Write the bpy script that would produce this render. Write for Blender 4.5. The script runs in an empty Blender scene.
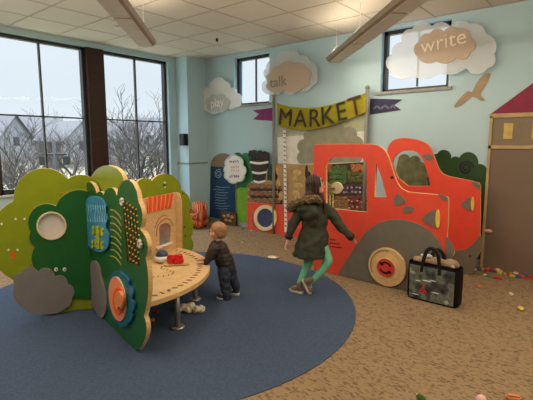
import bpy, bmesh, math, random
from mathutils import Vector, Matrix, noise
random.seed(7)
PI = math.pi
SC = bpy.context.scene
COL = SC.collection
# ---------------------------------------------------------------- camera
FP = 425.0; PITCH = math.atan(57/425.0); YAW = math.radians(39.7); EYE = Vector((0, 0, 1.62))
FWD = Vector((-math.sin(YAW)*math.cos(PITCH), math.cos(YAW)*math.cos(PITCH), -math.sin(PITCH)))
RGT = Vector((math.cos(YAW), math.sin(YAW), 0)); UPV = RGT.cross(FWD)
cd = bpy.data.cameras.new('camera'); cam = bpy.data.objects.new('camera', cd); COL.objects.link(cam)
cd.sensor_width = 36; cd.lens = FP/533*36; cd.clip_start = .05; cd.clip_end = 400
cam.location = EYE; cam.rotation_euler = (PI/2-PITCH, 0, YAW); SC.camera = cam
def ray(u, v): return FP*FWD + (u-266.5)*RGT - (v-200)*UPV
def onz(u, v, z=0):
    r = ray(u, v); return EYE + r*((z-EYE.z)/r.z)
def ony(u, v, y):
    r = ray(u, v); return EYE + r*(y/r.y)
def onx(u, v, x):
    r = ray(u, v); return EYE + r*(x/r.x)
class Frame:
    """upright plane: local x along angle, local y up, local z out of the face"""
    def __init__(s, o, deg):
        s.o = Vector(o); a = math.radians(deg)
        s.x = Vector((math.cos(a), math.sin(a), 0)); s.y = Vector((0, 0, 1)); s.z = s.x.cross(s.y)
    def t(s, u, v, off=0):
        r = ray(u, v); q = s.o + s.z*off
        p = EYE + r*((q-EYE).dot(s.z)/r.dot(s.z)) - s.o
        return (p.dot(s.x), p.z)
    def w(s, x, y, z=0): return s.o + s.x*x + s.y*y + s.z*z
    def mat(s, off=0):
        o = s.o + s.z*off
        return Matrix(((s.x.x, s.y.x, s.z.x, o.x), (s.x.y, s.y.y, s.z.y, o.y), (s.x.z, s.y.z, s.z.z, o.z), (0, 0, 0, 1)))
# ---------------------------------------------------------------- materials
MATS = {}
def srgb(c):
    return tuple((x/12.92 if x <= .04045 else ((x+.055)/1.055)**2.4) for x in [k/255 for k in c])
def mat(name, c, rough=.6, metal=0, var=.12, scale=9, bump=0, bscale=60, spec=.4, alpha=1, emit=None, es=0, trans=0):
    if name in MATS: return MATS[name]
    m = bpy.data.materials.new(name); m.use_nodes = True
    nt = m.node_tree; b = nt.nodes['Principled BSDF']; c = srgb(c)
    b.inputs['Roughness'].default_value = rough; b.inputs['Metallic'].default_value = metal
    b.inputs['Specular IOR Level'].default_value = spec
    if alpha < 1: b.inputs['Alpha'].default_value = alpha
    if trans: b.inputs['Transmission Weight'].default_value = trans
    tc = nt.nodes.new('ShaderNodeTexCoord'); n = nt.nodes.new('ShaderNodeTexNoise'); n.inputs['Scale'].default_value = scale
    n.inputs['Detail'].default_value = 4
    nt.links.new(tc.outputs['Object'], n.inputs['Vector'])
    r = nt.nodes.new('ShaderNodeValToRGB')
    r.color_ramp.elements[0].position = .3; r.color_ramp.elements[1].position = .7
    r.color_ramp.elements[0].color = (*[x*(1-var) for x in c], 1); r.color_ramp.elements[1].color = (*[min(1, x*(1+var)) for x in c], 1)
    nt.links.new(n.outputs['Fac'], r.inputs['Fac']); nt.links.new(r.outputs['Color'], b.inputs['Base Color'])
    if bump:
        n2 = nt.nodes.new('ShaderNodeTexNoise'); n2.inputs['Scale'].default_value = bscale
        nt.links.new(tc.outputs['Object'], n2.inputs['Vector'])
        bp = nt.nodes.new('ShaderNodeBump'); bp.inputs['Strength'].default_value = bump; bp.inputs['Distance'].default_value = .01
        nt.links.new(n2.outputs['Fac'], bp.inputs['Height']); nt.links.new(bp.outputs['Normal'], b.inputs['Normal'])
    if emit:
        b.inputs['Emission Color'].default_value = (*emit, 1); b.inputs['Emission Strength'].default_value = es
    MATS[name] = m; return m
def nodes_of(m): return m.node_tree, m.node_tree.nodes['Principled BSDF']
def wood(name, c, c2, scale=3):
    if name in MATS: return MATS[name]
    m = mat(name, c, .45, spec=.35); nt, b = nodes_of(m)
    tc = nt.nodes.new('ShaderNodeTexCoord'); mp = nt.nodes.new('ShaderNodeMapping'); mp.inputs['Scale'].default_value = (scale, scale, scale*7)
    n = nt.nodes.new('ShaderNodeTexNoise'); n.inputs['Scale'].default_value = 3; n.inputs['Detail'].default_value = 6; n.inputs['Distortion'].default_value = .8
    r = nt.nodes.new('ShaderNodeValToRGB'); r.color_ramp.elements[0].color = (*srgb(c), 1); r.color_ramp.elements[1].color = (*srgb(c2), 1)
    r.color_ramp.elements[0].position = .35; r.color_ramp.elements[1].position = .7
    nt.links.new(tc.outputs['Object'], mp.inputs[0]); nt.links.new(mp.outputs[0], n.inputs['Vector'])
    nt.links.new(n.outputs['Fac'], r.inputs['Fac']); nt.links.new(r.outputs['Color'], b.inputs['Base Color'])
    return m
PLY = wood('birch_ply', (222, 190, 142), (208, 172, 122))
PLYEDGE = wood('ply_edge', (226, 192, 136), (200, 158, 104), 8)
LGREEN = mat('lime_green', (136, 152, 26), .42, var=.06)
DGREEN = mat('forest_green', (30, 98, 46), .35, var=.08)
DGREEN2 = mat('forest_green_raised', (28, 92, 50), .35, var=.06)
RED = mat('truck_red', (224, 78, 58), .42, var=.04)
BUSHGREY = mat('bush_grey', (128, 124, 124), .6, var=.05)
FENDER = mat('fender_grey', (112, 108, 98), .55, var=.06)
WHITE = mat('white_paint', (232, 230, 226), .5, var=.02)
BLACK = mat('black', (18, 18, 20), .5, var=.1)
DARKFRAME = mat('black_aluminium', (34, 36, 40), .45, spec=.5)
MAHOG = wood('mahogany_post', (62, 38, 34), (48, 30, 27), 2)
STEEL = mat('brushed_steel', (168, 166, 160), .38, metal=.7)
ORANGE = mat('orange', (240, 92, 36), .5, var=.05)
SALMON = mat('salmon', (240, 148, 98), .5, var=.05)
NAVY = mat('navy_print', (22, 46, 92), .5)
GOLD = mat('gold_yellow', (222, 190, 70), .5)
TEAL = mat('teal_edge', (24, 108, 124), .4)
SKYB = mat('sky_blue_panel', (70, 146, 196), .35, var=.25, scale=14)
CREAM = mat('cream', (226, 210, 172), .6, var=.05)
# ---------------------------------------------------------------- object helpers
def meta(o, label=None, cat=None, group=None, kind=None):
    if label: o['label'] = label
    if cat: o['category'] = cat
    if group: o['group'] = group
    if kind: o['kind'] = kind
    return o
def empty(name, loc, label, cat, group=None):
    o = bpy.data.objects.new(name, None); COL.objects.link(o); o.location = loc; o.empty_display_size = .1
    return meta(o, label, cat, group)
def rootloc(p):
    while p.parent: p = p.parent
    return Vector(p.location)
def put(name, me, mats, parent=None, smooth=False, **k):
    """me: mesh in world coordinates"""
    if parent: off = rootloc(parent)
    else:
        vs = [v.co for v in me.vertices]
        off = Vector(((min(v.x for v in vs)+max(v.x for v in vs))/2, (min(v.y for v in vs)+max(v.y for v in vs))/2, min(v.z for v in vs)))
    me.transform(Matrix.Translation(-off))
    if not me.materials:
        for m in (mats if isinstance(mats, (list, tuple)) else [mats]): me.materials.append(m)
    if smooth:
        for p in me.polygons: p.use_smooth = True
    o = bpy.data.objects.new(name, me); COL.objects.link(o)
    if parent: o.parent = parent
    else: o.location = off
    return meta(o, **k)
def from_bm(name, bm, mats, parent=None, smooth=False, **k):
    me = bpy.data.meshes.new(name); bmesh.ops.recalc_face_normals(bm, faces=bm.faces); bm.to_mesh(me); bm.free()
    return put(name, me, mats, parent, smooth, **k)
def arcs(pts, n=8):
    """closed outline; (x,y[,bulge]) bulge = sagitta/chord to the next point, outward for outlines clockwise on screen (y down)"""
    out = []
    for i, p in enumerate(pts):
        q = pts[(i+1) % len(pts)]; b = p[2] if len(p) > 2 else 0
        out.append((p[0], p[1]))
        if b:
            dx, dy = q[0]-p[0], q[1]-p[1]; c = math.hypot(dx, dy); nx, ny = dy/c, -dx/c; h = b*c
            for k in range(1, n):
                t = k/n
                # circular-ish arc via sine in angle
                ang = 2*math.atan(2*abs(b)); th = -ang + 2*ang*t
                R = c/(2*math.sin(ang)) if ang < PI-1e-3 else c/2e-3
                xx = c/2 + R*math.sin(th); yy = (R*math.cos(th)-R*math.cos(ang))*(1 if b > 0 else -1)
                out.append((p[0]+dx/c*xx+nx*yy, p[1]+dy/c*xx+ny*yy))
    return out
def smooth_loop(pts, n=6, closed=True):
    out = []; N = len(pts)
    for i in range(N if closed else N-1):
        g = (lambda j: pts[j % N]) if closed else (lambda j: pts[min(max(j, 0), N-1)])
        p0, p1, p2, p3 = g(i-1), g(i), g(i+1), g(i+2)
        for k in range(n):
            t = k/n
            out.append(tuple(.5*((2*p1[a])+(-p0[a]+p2[a])*t+(2*p0[a]-5*p1[a]+4*p2[a]-p3[a])*t*t+(-p0[a]+3*p1[a]-3*p2[a]+p3[a])*t**3) for a in range(len(p1))))
    if not closed: out.append(tuple(pts[-1]))
    return out
def ell(cx, cy, rx, ry, n=28, rot=0):
    return [(cx+rx*math.cos(a)*math.cos(rot)-ry*math.sin(a)*math.sin(rot), cy+rx*math.cos(a)*math.sin(rot)+ry*math.sin(a)*math.cos(rot)) for a in [2*PI*k/n for k in range(n)]]
def slab_mesh(fr, loops, t, off=0, bevel=0.0, clamp=None):
    """loops in local metres of the frame; body from off to off+t along the face normal"""
    cu = bpy.data.curves.new('tmp', 'CURVE'); cu.dimensions = '2D'; cu.fill_mode = 'BOTH'
    b = min(bevel, t*.45); cu.extrude = t/2-b; cu.bevel_depth = b; cu.offset = -b; cu.bevel_resolution = 1
    for lp in loops:
        s = cu.splines.new('POLY'); s.points.add(len(lp)-1); s.use_cyclic_u = True
        for i, p in enumerate(lp):
            y = p[1] if clamp is None else max(p[1], clamp)
            s.points[i].co = (p[0], y, 0, 1)
    o = bpy.data.objects.new('tmp', cu); me = bpy.data.meshes.new_from_object(o)
    bpy.data.objects.remove(o); bpy.data.curves.remove(cu)
    me.materials.clear()
    bm = bmesh.new(); bm.from_mesh(me); bmesh.ops.remove_doubles(bm, verts=bm.verts, dist=1e-5); bm.normal_update()
    fronts = [abs(f.normal.z) > .8 for f in bm.faces]
    for f, q in zip(bm.faces, fronts): f.material_index = 0 if q else 1
    bm.to_mesh(me); bm.free()
    me.transform(fr.mat(off+t/2)); return me
def slab(name, fr, loops, t, mats, off=0, bevel=.003, parent=None, px=True, clamp=None, **k):
    """loops traced on the front face (off+t)"""
    L = [[fr.t(p[0], p[1], off+t) for p in lp] if px else lp for lp in loops]
    if clamp is not None: L = [[(p[0], max(p[1], clamp)) for p in lp] for lp in L]
    me = slab_mesh(fr, L, t, off, bevel)
    if not isinstance(mats, (list, tuple)): mats = [mats, mats]
    return put(name, me, mats, parent, **k)
def box_bm(bm, c, s, rot=None, mi=0):
    r = bmesh.ops.create_cube(bm, size=1); M = Matrix.Translation(c) @ (rot.to_4x4() if rot else Matrix()) @ Matrix.Diagonal((*s, 1))
    bmesh.ops.transform(bm, matrix=M, verts=r['verts'])
    for f in {f for v in r['verts'] for f in v.link_faces}: f.material_index = mi
    return r['verts']
def box(name, lo, hi, m, parent=None, bev=0, **k):
    bm = bmesh.new(); lo, hi = Vector(lo), Vector(hi); box_bm(bm, (lo+hi)/2, hi-lo)
    if bev: bmesh.ops.bevel(bm, geom=bm.edges[:], offset=bev, segments=2, affect='EDGES')
    return from_bm(name, bm, m, parent, **k)
def rbox(name, c, s, rz, m, parent=None, bev=.004, **k):
    bm = bmesh.new(); box_bm(bm, c, s, Matrix.Rotation(rz, 3, 'Z'))
    if bev: bmesh.ops.bevel(bm, geom=bm.edges[:], offset=bev, segments=2, affect='EDGES')
    return from_bm(name, bm, m, parent, **k)
def tube_bm(bm, pts, radii, n=10, mi=0, cap=True):
    pts = [Vector(p) for p in pts]
    if not isinstance(radii, list): radii = [radii]*len(pts)
    rings = []; prev = None
    for i, p in enumerate(pts):
        d = (pts[min(i+1, len(pts)-1)]-pts[max(i-1, 0)]).normalized()
        a = prev if prev else (Vector((0, 0, 1)) if abs(d.z) < .9 else Vector((1, 0, 0)))
        x = (a-d*a.dot(d)).normalized(); prev = x; y = d.cross(x)
        r = radii[i]; rx, ry = r if isinstance(r, tuple) else (r, r)
        rings.append([bm.verts.new(p+x*rx*math.cos(2*PI*k/n)+y*ry*math.sin(2*PI*k/n)) for k in range(n)])
    for a, b in zip(rings, rings[1:]):
        for k in range(n):
            f = bm.faces.new((a[k], a[(k+1) % n], b[(k+1) % n], b[k])); f.material_index = mi; f.smooth = True
    if cap:
        for q in (rings[0][::-1], rings[-1]): bm.faces.new(q).material_index = mi
def tube(name, pts, radii, m, parent=None, n=12, **k):
    bm = bmesh.new(); tube_bm(bm, pts, radii, n); return from_bm(name, bm, m, parent, **k)
def ball_bm(bm, c, r, rot=None, sub=3, mi=0):
    q = bmesh.ops.create_icosphere(bm, subdivisions=sub, radius=1)
    s = r if isinstance(r, (tuple, list)) else (r, r, r)
    bmesh.ops.transform(bm, matrix=Matrix.Translation(c) @ (rot.to_4x4() if rot else Matrix()) @ Matrix.Diagonal((*s, 1)), verts=q['verts'])
    for f in {f for v in q['verts'] for f in v.link_faces}: f.material_index = mi; f.smooth = True
def ball(name, c, r, m, parent=None, rot=None, sub=3, **k):
    bm = bmesh.new(); ball_bm(bm, c, r, rot, sub); return from_bm(name, bm, m, parent, **k)
TS_ = bpy.data.scenes.new('workshop')
def fused(name, bm, m, parent=None, vox=.008, it=4, jit=0, jscale=30, **k):
    """one continuous skin over overlapping closed shapes"""
    me = bpy.data.meshes.new(name); bmesh.ops.recalc_face_normals(bm, faces=bm.faces); bm.to_mesh(me); bm.free()
    o = bpy.data.objects.new('tmp', me); TS_.collection.objects.link(o)
    r = o.modifiers.new('r', 'REMESH'); r.mode = 'VOXEL'; r.voxel_size = vox
    s = o.modifiers.new('s', 'SMOOTH'); s.iterations = it; s.factor = .5
    TS_.view_layers[0].update(); dg = TS_.view_layers[0].depsgraph; me2 = bpy.data.meshes.new_from_object(o.evaluated_get(dg))
    bpy.data.objects.remove(o)
    if jit:
        for v in me2.vertices: v.co += v.normal*jit*noise.noise(v.co*jscale)
    me2.materials.clear()
    return put(name, me2, m, parent, smooth=True, **k)
def text_mesh(s, fr, x, y, size, t=.004, off=0, rot=0, align='CENTER', italic=0, bold=0):
    cu = bpy.data.curves.new('t', 'FONT'); cu.body = s; cu.size = size; cu.extrude = t/2; cu.align_x = align; cu.align_y = 'CENTER'; cu.shear = italic; cu.offset = bold
    o = bpy.data.objects.new('t', cu); me = bpy.data.meshes.new_from_object(o); bpy.data.objects.remove(o)
    me.materials.clear(); me.transform(fr.mat(off+t/2) @ Matrix.Translation((x, y, 0)) @ Matrix.Rotation(rot, 4, 'Z')); return me
def text(name, s, fr, u, v, size, m, parent, off, t=.004, rot=0, **k):
    x, y = fr.t(u, v, off); return put(name, text_mesh(s, fr, x, y, size, t, off, rot, **k), m, parent)
def stroke_bm(bm, fr, pts, wd, off, px=True, t=.003):
    P = [fr.t(p[0], p[1], off) if px else p for p in pts]
    for a, b in zip(P, P[1:]):
        d = Vector((b[0]-a[0], b[1]-a[1])); l = d.length
        if l < 1e-5: continue
        n = Vector((-d.y, d.x))/l*wd/2
        c = [(a[0]+n.x, a[1]+n.y), (a[0]-n.x, a[1]-n.y), (b[0]-n.x, b[1]-n.y), (b[0]+n.x, b[1]+n.y)]
        lo = [bm.verts.new(fr.w(x, y, off)) for x, y in c]; hi = [bm.verts.new(fr.w(x, y, off+t)) for x, y in c]
        bm.faces.new(hi)
        for i in range(4): bm.faces.new((lo[i], lo[(i+1) % 4], hi[(i+1) % 4], hi[i]))
# ================================================================ THE ROOM
XW, YB, ZC = -6.91, 5.98, 3.27
X1, Y0 = 4.0, -3.6
wallm = mat('wall_paint_pale_teal', (180, 211, 224), .75, var=.02, scale=3, bump=.05, bscale=220)
wallw = mat('wall_paint_white', (206, 206, 200), .75, var=.02)
ceilm = mat('ceiling_tile', (214, 208, 194), .9); nt, b = nodes_of(ceilm)
def add(nt, t, **k):
    n = nt.nodes.new(t)
    for a, v in k.items(): setattr(n, a, v)
    return n
tc = add(nt, 'ShaderNodeTexCoord'); sx = add(nt, 'ShaderNodeSeparateXYZ'); nt.links.new(tc.outputs['Object'], sx.inputs[0])
def tline(axis, origin, sp, w):
    a = add(nt, 'ShaderNodeMath', operation='SUBTRACT'); nt.links.new(sx.outputs[axis], a.inputs[0]); a.inputs[1].default_value = origin
    d = add(nt, 'ShaderNodeMath', operation='DIVIDE'); nt.links.new(a.outputs[0], d.inputs[0]); d.inputs[1].default_value = sp
    p = add(nt, 'ShaderNodeMath', operation='PINGPONG'); nt.links.new(d.outputs[0], p.inputs[0]); p.inputs[1].default_value = .5
    l = add(nt, 'ShaderNodeMath', operation='LESS_THAN'); nt.links.new(p.outputs[0], l.inputs[0]); l.inputs[1].default_value = w
    return l
nz = add(nt, 'ShaderNodeTexNoise'); nz.inputs['Scale'].default_value = 120; nz.inputs['Detail'].default_value = 3; nt.links.new(tc.outputs['Object'], nz.inputs['Vector'])
cr = add(nt, 'ShaderNodeValToRGB'); cr.color_ramp.elements[0].position = .35; cr.color_ramp.elements[0].color = (*srgb((196, 190, 178)), 1); cr.color_ramp.elements[1].position = .5; cr.color_ramp.elements[1].color = (*srgb((216, 210, 198)), 1)
nt.links.new(nz.outputs['Fac'], cr.inputs[0]); nt.links.new(cr.outputs[0], b.inputs['Base Color'])
# floor
carpet = mat('loop_carpet', (150, 124, 92), .95, spec=.1); nt, b = nodes_of(carpet)
tc = add(nt, 'ShaderNodeTexCoord'); mp = add(nt, 'ShaderNodeMapping'); mp.inputs['Rotation'].default_value = (0, 0, .7); mp.inputs['Scale'].default_value = (1, 2.2, 1)
nt.links.new(tc.outputs['Object'], mp.inputs[0])
v = add(nt, 'ShaderNodeTexVoronoi'); v.inputs['Scale'].default_value = 40; nt.links.new(mp.outputs[0], v.inputs['Vector'])
n = add(nt, 'ShaderNodeTexNoise'); n.inputs['Scale'].default_value = 45; n.inputs['Detail'].default_value = 5; nt.links.new(mp.outputs[0], n.inputs['Vector'])
sp = add(nt, 'ShaderNodeSeparateColor'); nt.links.new(v.outputs['Color'], sp.inputs[0])
mx = add(nt, 'ShaderNodeMath', operation='ADD'); nt.links.new(sp.outputs[0], mx.inputs[0]); nt.links.new(n.outputs['Fac'], mx.inputs[1])
cr = add(nt, 'ShaderNodeValToRGB'); e = cr.color_ramp.elements; e[0].position = .55; e[0].color = (*srgb((106, 89, 70)), 1); e[1].position = 1.35/1.5; e[1].color = (*srgb((145, 124, 97)), 1)
q = cr.color_ramp.elements.new(.72); q.color = (*srgb((125, 105, 81)), 1)
nt.links.new(mx.outputs[0], cr.inputs[0]); nt.links.new(cr.outputs[0], b.inputs['Base Color'])
bp = add(nt, 'ShaderNodeBump'); bp.inputs['Strength'].default_value = .5; bp.inputs['Distance'].default_value = .01; nt.links.new(mx.outputs[0], bp.inputs['Height']); nt.links.new(bp.outputs[0], b.inputs['Normal'])
box('floor', (XW-.3, Y0-.1, -.12), (X1+.1, YB+.3, 0), carpet, kind='structure')
box('ceiling', (XW-.3, Y0-.1, ZC), (X1+.1, YB+.3, ZC+.12), ceilm, kind='structure')
gridm = mat('ceiling_grid_metal', (176, 168, 152), .6, var=.02)
TS = .683
bm = bmesh.new()
gx = [-3.41+TS*k for k in range(-6, 12) if XW < -3.41+TS*k < X1]; gy = [4.56+TS*k for k in range(-13, 3) if Y0 < 4.56+TS*k < YB]
for x in gx: box_bm(bm, (x, (Y0+YB)/2, ZC-.0015), (.022, YB-Y0-.01, .003))
for y in gy: box_bm(bm, ((XW+X1)/2, y, ZC-.002), (X1-XW-.01, .022, .003))
from_bm('trim_1', bm, gridm, kind='structure')
# walls with openings: list of boxes
def wall_x(name, x0, x1, yr, zr, holes, m):
    """wall slab between x0,x1 spanning yr,zr with rectangular holes (y0,y1,z0,z1) sorted in y"""
    bm = bmesh.new(); y = yr[0]
    def bb(a, b, c, d):
        if b-a > 1e-4 and d-c > 1e-4: box_bm(bm, ((x0+x1)/2, (a+b)/2, (c+d)/2), (x1-x0, b-a, d-c))
    for h in sorted(holes):
        bb(y, h[0], *zr); bb(h[0], h[1], zr[0], h[2]); bb(h[0], h[1], h[3], zr[1]); y = h[1]
    bb(y, yr[1], *zr)
    return from_bm(name, bm, m, kind='structure')
WZ0, WZ1 = .86, 3.185
wins = [(2.27, 3.68), (3.98, 5.33), (.59, 1.95), (-1.09, .27), (-2.77, -1.41)]
wall_x('wall_left', XW-.22, XW, (Y0-.1, YB+.3), (0, ZC), [(min(a for a, _ in wins), 5.33, WZ0, WZ1)], wallm)
def wall_y(name, y0, y1, xr, zr, holes, m):
    bm = bmesh.new(); x = xr[0]
    def bb(a, b, c, d):
        if b-a > 1e-4 and d-c > 1e-4: box_bm(bm, ((a+b)/2, (y0+y1)/2, (c+d)/2), (b-a, y1-y0, d-c))
    for h in sorted(holes):
        bb(x, h[0], *zr); bb(h[0], h[1], zr[0], h[2]); bb(h[0], h[1], h[3], zr[1]); x = h[1]
    bb(x, xr[1], *zr)
    return from_bm(name, bm, m, kind='structure')
SW = [(-5.76, -4.9, 2.33, 3.2), (-2.8, -1.84, 2.36, 3.22)]
wall_y('wall_back', YB, YB+.25, (XW, X1), (0, ZC), SW, wallm)
box('wall_right', (X1, Y0-.1, 0), (X1+.1, YB+.25, ZC), wallw, kind='structure')
box('wall_front', (XW, Y0-.1, 0), (X1, Y0, ZC), wallw, kind='structure')
box('trim_2', (XW, 5.5, 0), (-6.555, YB, ZC), wallm, kind='structure')            # corner column
basem = mat('baseboard_grey', (150, 154, 150), .6)
box('baseboard_back', (-6.555, YB-.012, 0), (X1, YB, .1), basem, kind='structure')
box('baseboard_left', (XW, Y0, 0), (XW+.012, 5.5, .1), basem, kind='structure')
box('trim_3', (XW, 5.485, 1.2), (-6.545, 5.5, 1.235), mat('rail', (140, 150, 150), .5), kind='structure')
box('trim_4', (-6.555, 5.485, 1.2), (-6.54, YB-.001, 1.235), MATS['rail'], kind='structure')
# window wall units
glass = bpy.data.materials.new('window_glass'); glass.use_nodes = True; nt = glass.node_tree; nt.nodes.clear()
om = add(nt, 'ShaderNodeOutputMaterial'); tr = add(nt, 'ShaderNodeBsdfTransparent'); tr.inputs[0].default_value = (.95, .97, .97, 1); gl = add(nt, 'ShaderNodeBsdfGlossy'); gl.inputs['Roughness'].default_value = .02
ms = add(nt, 'ShaderNodeMixShader'); ms.inputs[0].default_value = .003
nt.links.new(tr.outputs[0], ms.inputs[1]); nt.links.new(gl.outputs[0], ms.inputs[2]); nt.links.new(ms.outputs[0], om.inputs[0])
posts = sorted(wins); wn = 0
silm = mat('window_sill_white', (206, 208, 204), .5)
def portal(loc, rot, sx, sy):
    l = bpy.data.lights.new('window_daylight', 'AREA'); l.shape = 'RECTANGLE'; l.size = sx; l.size_y = sy
    l.cycles.is_portal = True; o = bpy.data.objects.new('window_daylight', l); COL.objects.link(o); o.location = loc; o.rotation_euler = rot
for i, (a, b_) in enumerate(posts):
    wn += 1
    bm = bmesh.new(); X = XW-.11
    fw = .05
    for (y0, y1, z0, z1) in ((a, a+fw, WZ0, WZ1), (b_-fw, b_, WZ0, WZ1), (a, b_, WZ1-fw, WZ1), (a, b_, WZ0, WZ0+fw+.02)):
        box_bm(bm, (X, (y0+y1)/2, (z0+z1)/2), (.09, y1-y0, z1-z0))
    mid = (a+b_)/2
    box_bm(bm, (X, mid, (WZ0+WZ1)/2), (.05, .022, WZ1-WZ0-.1)); box_bm(bm, (X, mid, 2.03), (.05, b_-a-.1, .022))
    w = from_bm('window_%d' % wn, bm, DARKFRAME, kind='structure')
    box('pane', (X-.006, a+fw*.6, WZ0+.05), (X+.002, b_-fw*.6, WZ1-.03), glass, w)
    portal((XW+.01, (a+b_)/2, (WZ0+WZ1)/2), (0, -PI/2, 0), WZ1-WZ0, b_-a)
for i, (p, q) in enumerate(zip(posts, posts[1:])):
    box('trim_%d' % (5+i), (XW-.2, p[1], WZ0), (XW+.015, q[0], WZ1), MAHOG, kind='structure')
box('trim_9', (XW-.1, posts[0][0], WZ0-.03), (XW+.04, 5.33, WZ0), silm, kind='structure')
for i, (a, b_, z0, z1) in enumerate(SW):
    wn += 1; bm = bmesh.new(); Y = YB+.12; fw = .055
    for (x0, x1, c0, c1) in ((a, a+fw, z0, z1), (b_-fw, b_, z0, z1), (a, b_, z1-fw, z1), (a, b_, z0, z0+fw*.7)):
        box_bm(bm, ((x0+x1)/2, Y, (c0+c1)/2), (x1-x0, .07, c1-c0))
    box_bm(bm, ((a+b_)/2+.02, Y, (z0+z1)/2), (.016, .04, z1-z0-.1))
    w = from_bm('window_%d' % wn, bm, DARKFRAME, kind='structure')
    box('pane', (a+.03, Y-.002, z0+.03), (b_-.03, Y+.006, z1-.03), glass, w)
    box('window_sill', (a-.06, YB-.03, z0-.04), (b_+.05, YB+.09, z0), basem, w)
    portal(((a+b_)/2, YB-.04, (z0+z1)/2), (-PI/2, 0, 0), b_-a, z1-z0)
# rug : navy carpet disc
rugm = mat('navy_rug', (70, 84, 108), .95, var=.16, scale=60, bump=.4, bscale=300, spec=.08)
bm = bmesh.new()
cs = [(-3.53+1.95*math.cos(2*PI*k/128), 2.59+1.95*math.sin(2*PI*k/128)) for k in range(128)]
lo = [bm.verts.new((x, y, 0)) for x, y in cs]; hi = [bm.verts.new((x, y, .006)) for x, y in cs]; bm.faces.new(hi)
for k in range(128): bm.faces.new((lo[k], lo[(k+1) % 128], hi[(k+1) % 128], hi[k]))
from_bm('rug', bm, rugm, label='round navy blue carpet inlay under the play table and the children', cat='rug')
# pendant light rows
housing = mat('lamp_housing', (150, 132, 112), .45, spec=.4)
diffm = mat('lamp_diffuser', (166, 150, 128), .5, emit=(1, .78, .5), es=.08)
ax = Vector((-1, 1, 0)).normalized(); pp = Vector((1, 1, 0)).normalized()
def pendant(end, length, label, power):
    end = Vector(end); c = end-ax*length/2; t = empty('pendant_light', (c.x, c.y, 2.76), label, 'ceiling light')
    def P(s, w, z): v = end-ax*s+pp*w; return (v.x, v.y, z)
    prof = [(-.125, 2.84), (-.105, 2.80), (-.05, 2.775), (.05, 2.775), (.105, 2.80), (.125, 2.84), (.118, 2.845), (.05, 2.80), (-.05, 2.80), (-.118, 2.845)]
    bm = bmesh.new(); A = [bm.verts.new(P(0, w, z)) for w, z in prof]; B = [bm.verts.new(P(length, w, z)) for w, z in prof]
    for k in range(10): bm.faces.new((A[k], A[(k+1) % 10], B[(k+1) % 10], B[k]))
    bm.faces.new(A); bm.faces.new(B[::-1]); from_bm('housing', bm, housing, t)
    bm = bmesh.new(); n = int(length/1.2)
    for k in range(n):
        c = end-ax*((k+.5)*length/n); box_bm(bm, (c.x, c.y, 2.772), (length/n-.05, .17, .006), Matrix.Rotation(-PI/4, 3, 'Z'))
    from_bm('diffuser', bm, diffm, t)
    for k in range(n+1):
        s = .12 if k == 0 else (length-.12 if k == n else k*length/n)
        tube('wire', [P(s, -.1, 2.84), P(s, 0, 2.98), P(s, 0, ZC-.005)], .003, WHITE, t, 6)
        tube('wire', [P(s, .1, 2.84), P(s, 0, 2.98)], .003, WHITE, t, 6)
    for k in range(n):
        c = end-ax*((k+.5)*length/n)
        for (tilt, e, dz) in ((PI, power*.48, .1), (math.radians(42), power*.8, 0), (-math.radians(42), power*.8, 0)):
            l = bpy.data.lights.new('tube_light', 'AREA'); l.shape = 'RECTANGLE'; l.size = length/n-.1; l.size_y = .1; l.energy = e; l.color = (1, .82, .6)
            o = bpy.data.objects.new('tube_light', l); COL.objects.link(o)
            d = (pp*math.sin(tilt)-Vector((0, 0, 1))*math.cos(tilt)); z_ = -d; x_ = ax; y_ = z_.cross(x_)
            q = Vector((c.x, c.y, 2.86 if dz else 2.725))+pp*(0 if dz else .05*math.copysign(1, tilt))
            o.matrix_world = Matrix(((x_.x, y_.x, z_.x, q.x), (x_.y, y_.y, z_.y, q.y), (x_.z, y_.z, z_.z, q.z), (0, 0, 0, 1)))
PW = 9.6
pendant((-4.53, 3.18, 0), 4.8, 'long pendant light fixture at the upper left near the big windows', PW)
pendant((-3.32, 5.53, 0), 6.0, 'long pendant light fixture on the right, ending near the small square window', PW)
pendant((-5.6, 1.75, 0), 4.8, 'added unseen pendant light left of the view, brightening the tall-window side', PW)  # extra row added out of view to lift the dim left side
pendant((.2, 4.6, 0), 4.8, 'long pendant light fixture behind the viewer, third row', PW*1.2)
ball('sprinkler_head', onz(217, 40, ZC-.03), (.02, .02, .03), BLACK, label='small black sprinkler head on the ceiling near the corner column', cat='sprinkler')
ball('smoke_detector', onz(117, 27.5, ZC-.02), (.05, .05, .02), WHITE, label='small white round detector on the ceiling beside the left pendant light', cat='smoke detector')
# speaker box on the column
sb = box('wall_speaker', (-6.72, 5.40, 1.57), (-6.56, 5.5, 1.8), BLACK, bev=.01, label='small black box speaker mounted on the corner column', cat='speaker')
slab('speaker_grille', Frame((-6.72, 5.399, 1.57), 0), [[(.02, .02), (.02, .21), (.14, .21), (.14, .02)]], .004, mat('grille', (52, 50, 56), .8), 0, 0, sb, px=False)
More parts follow.
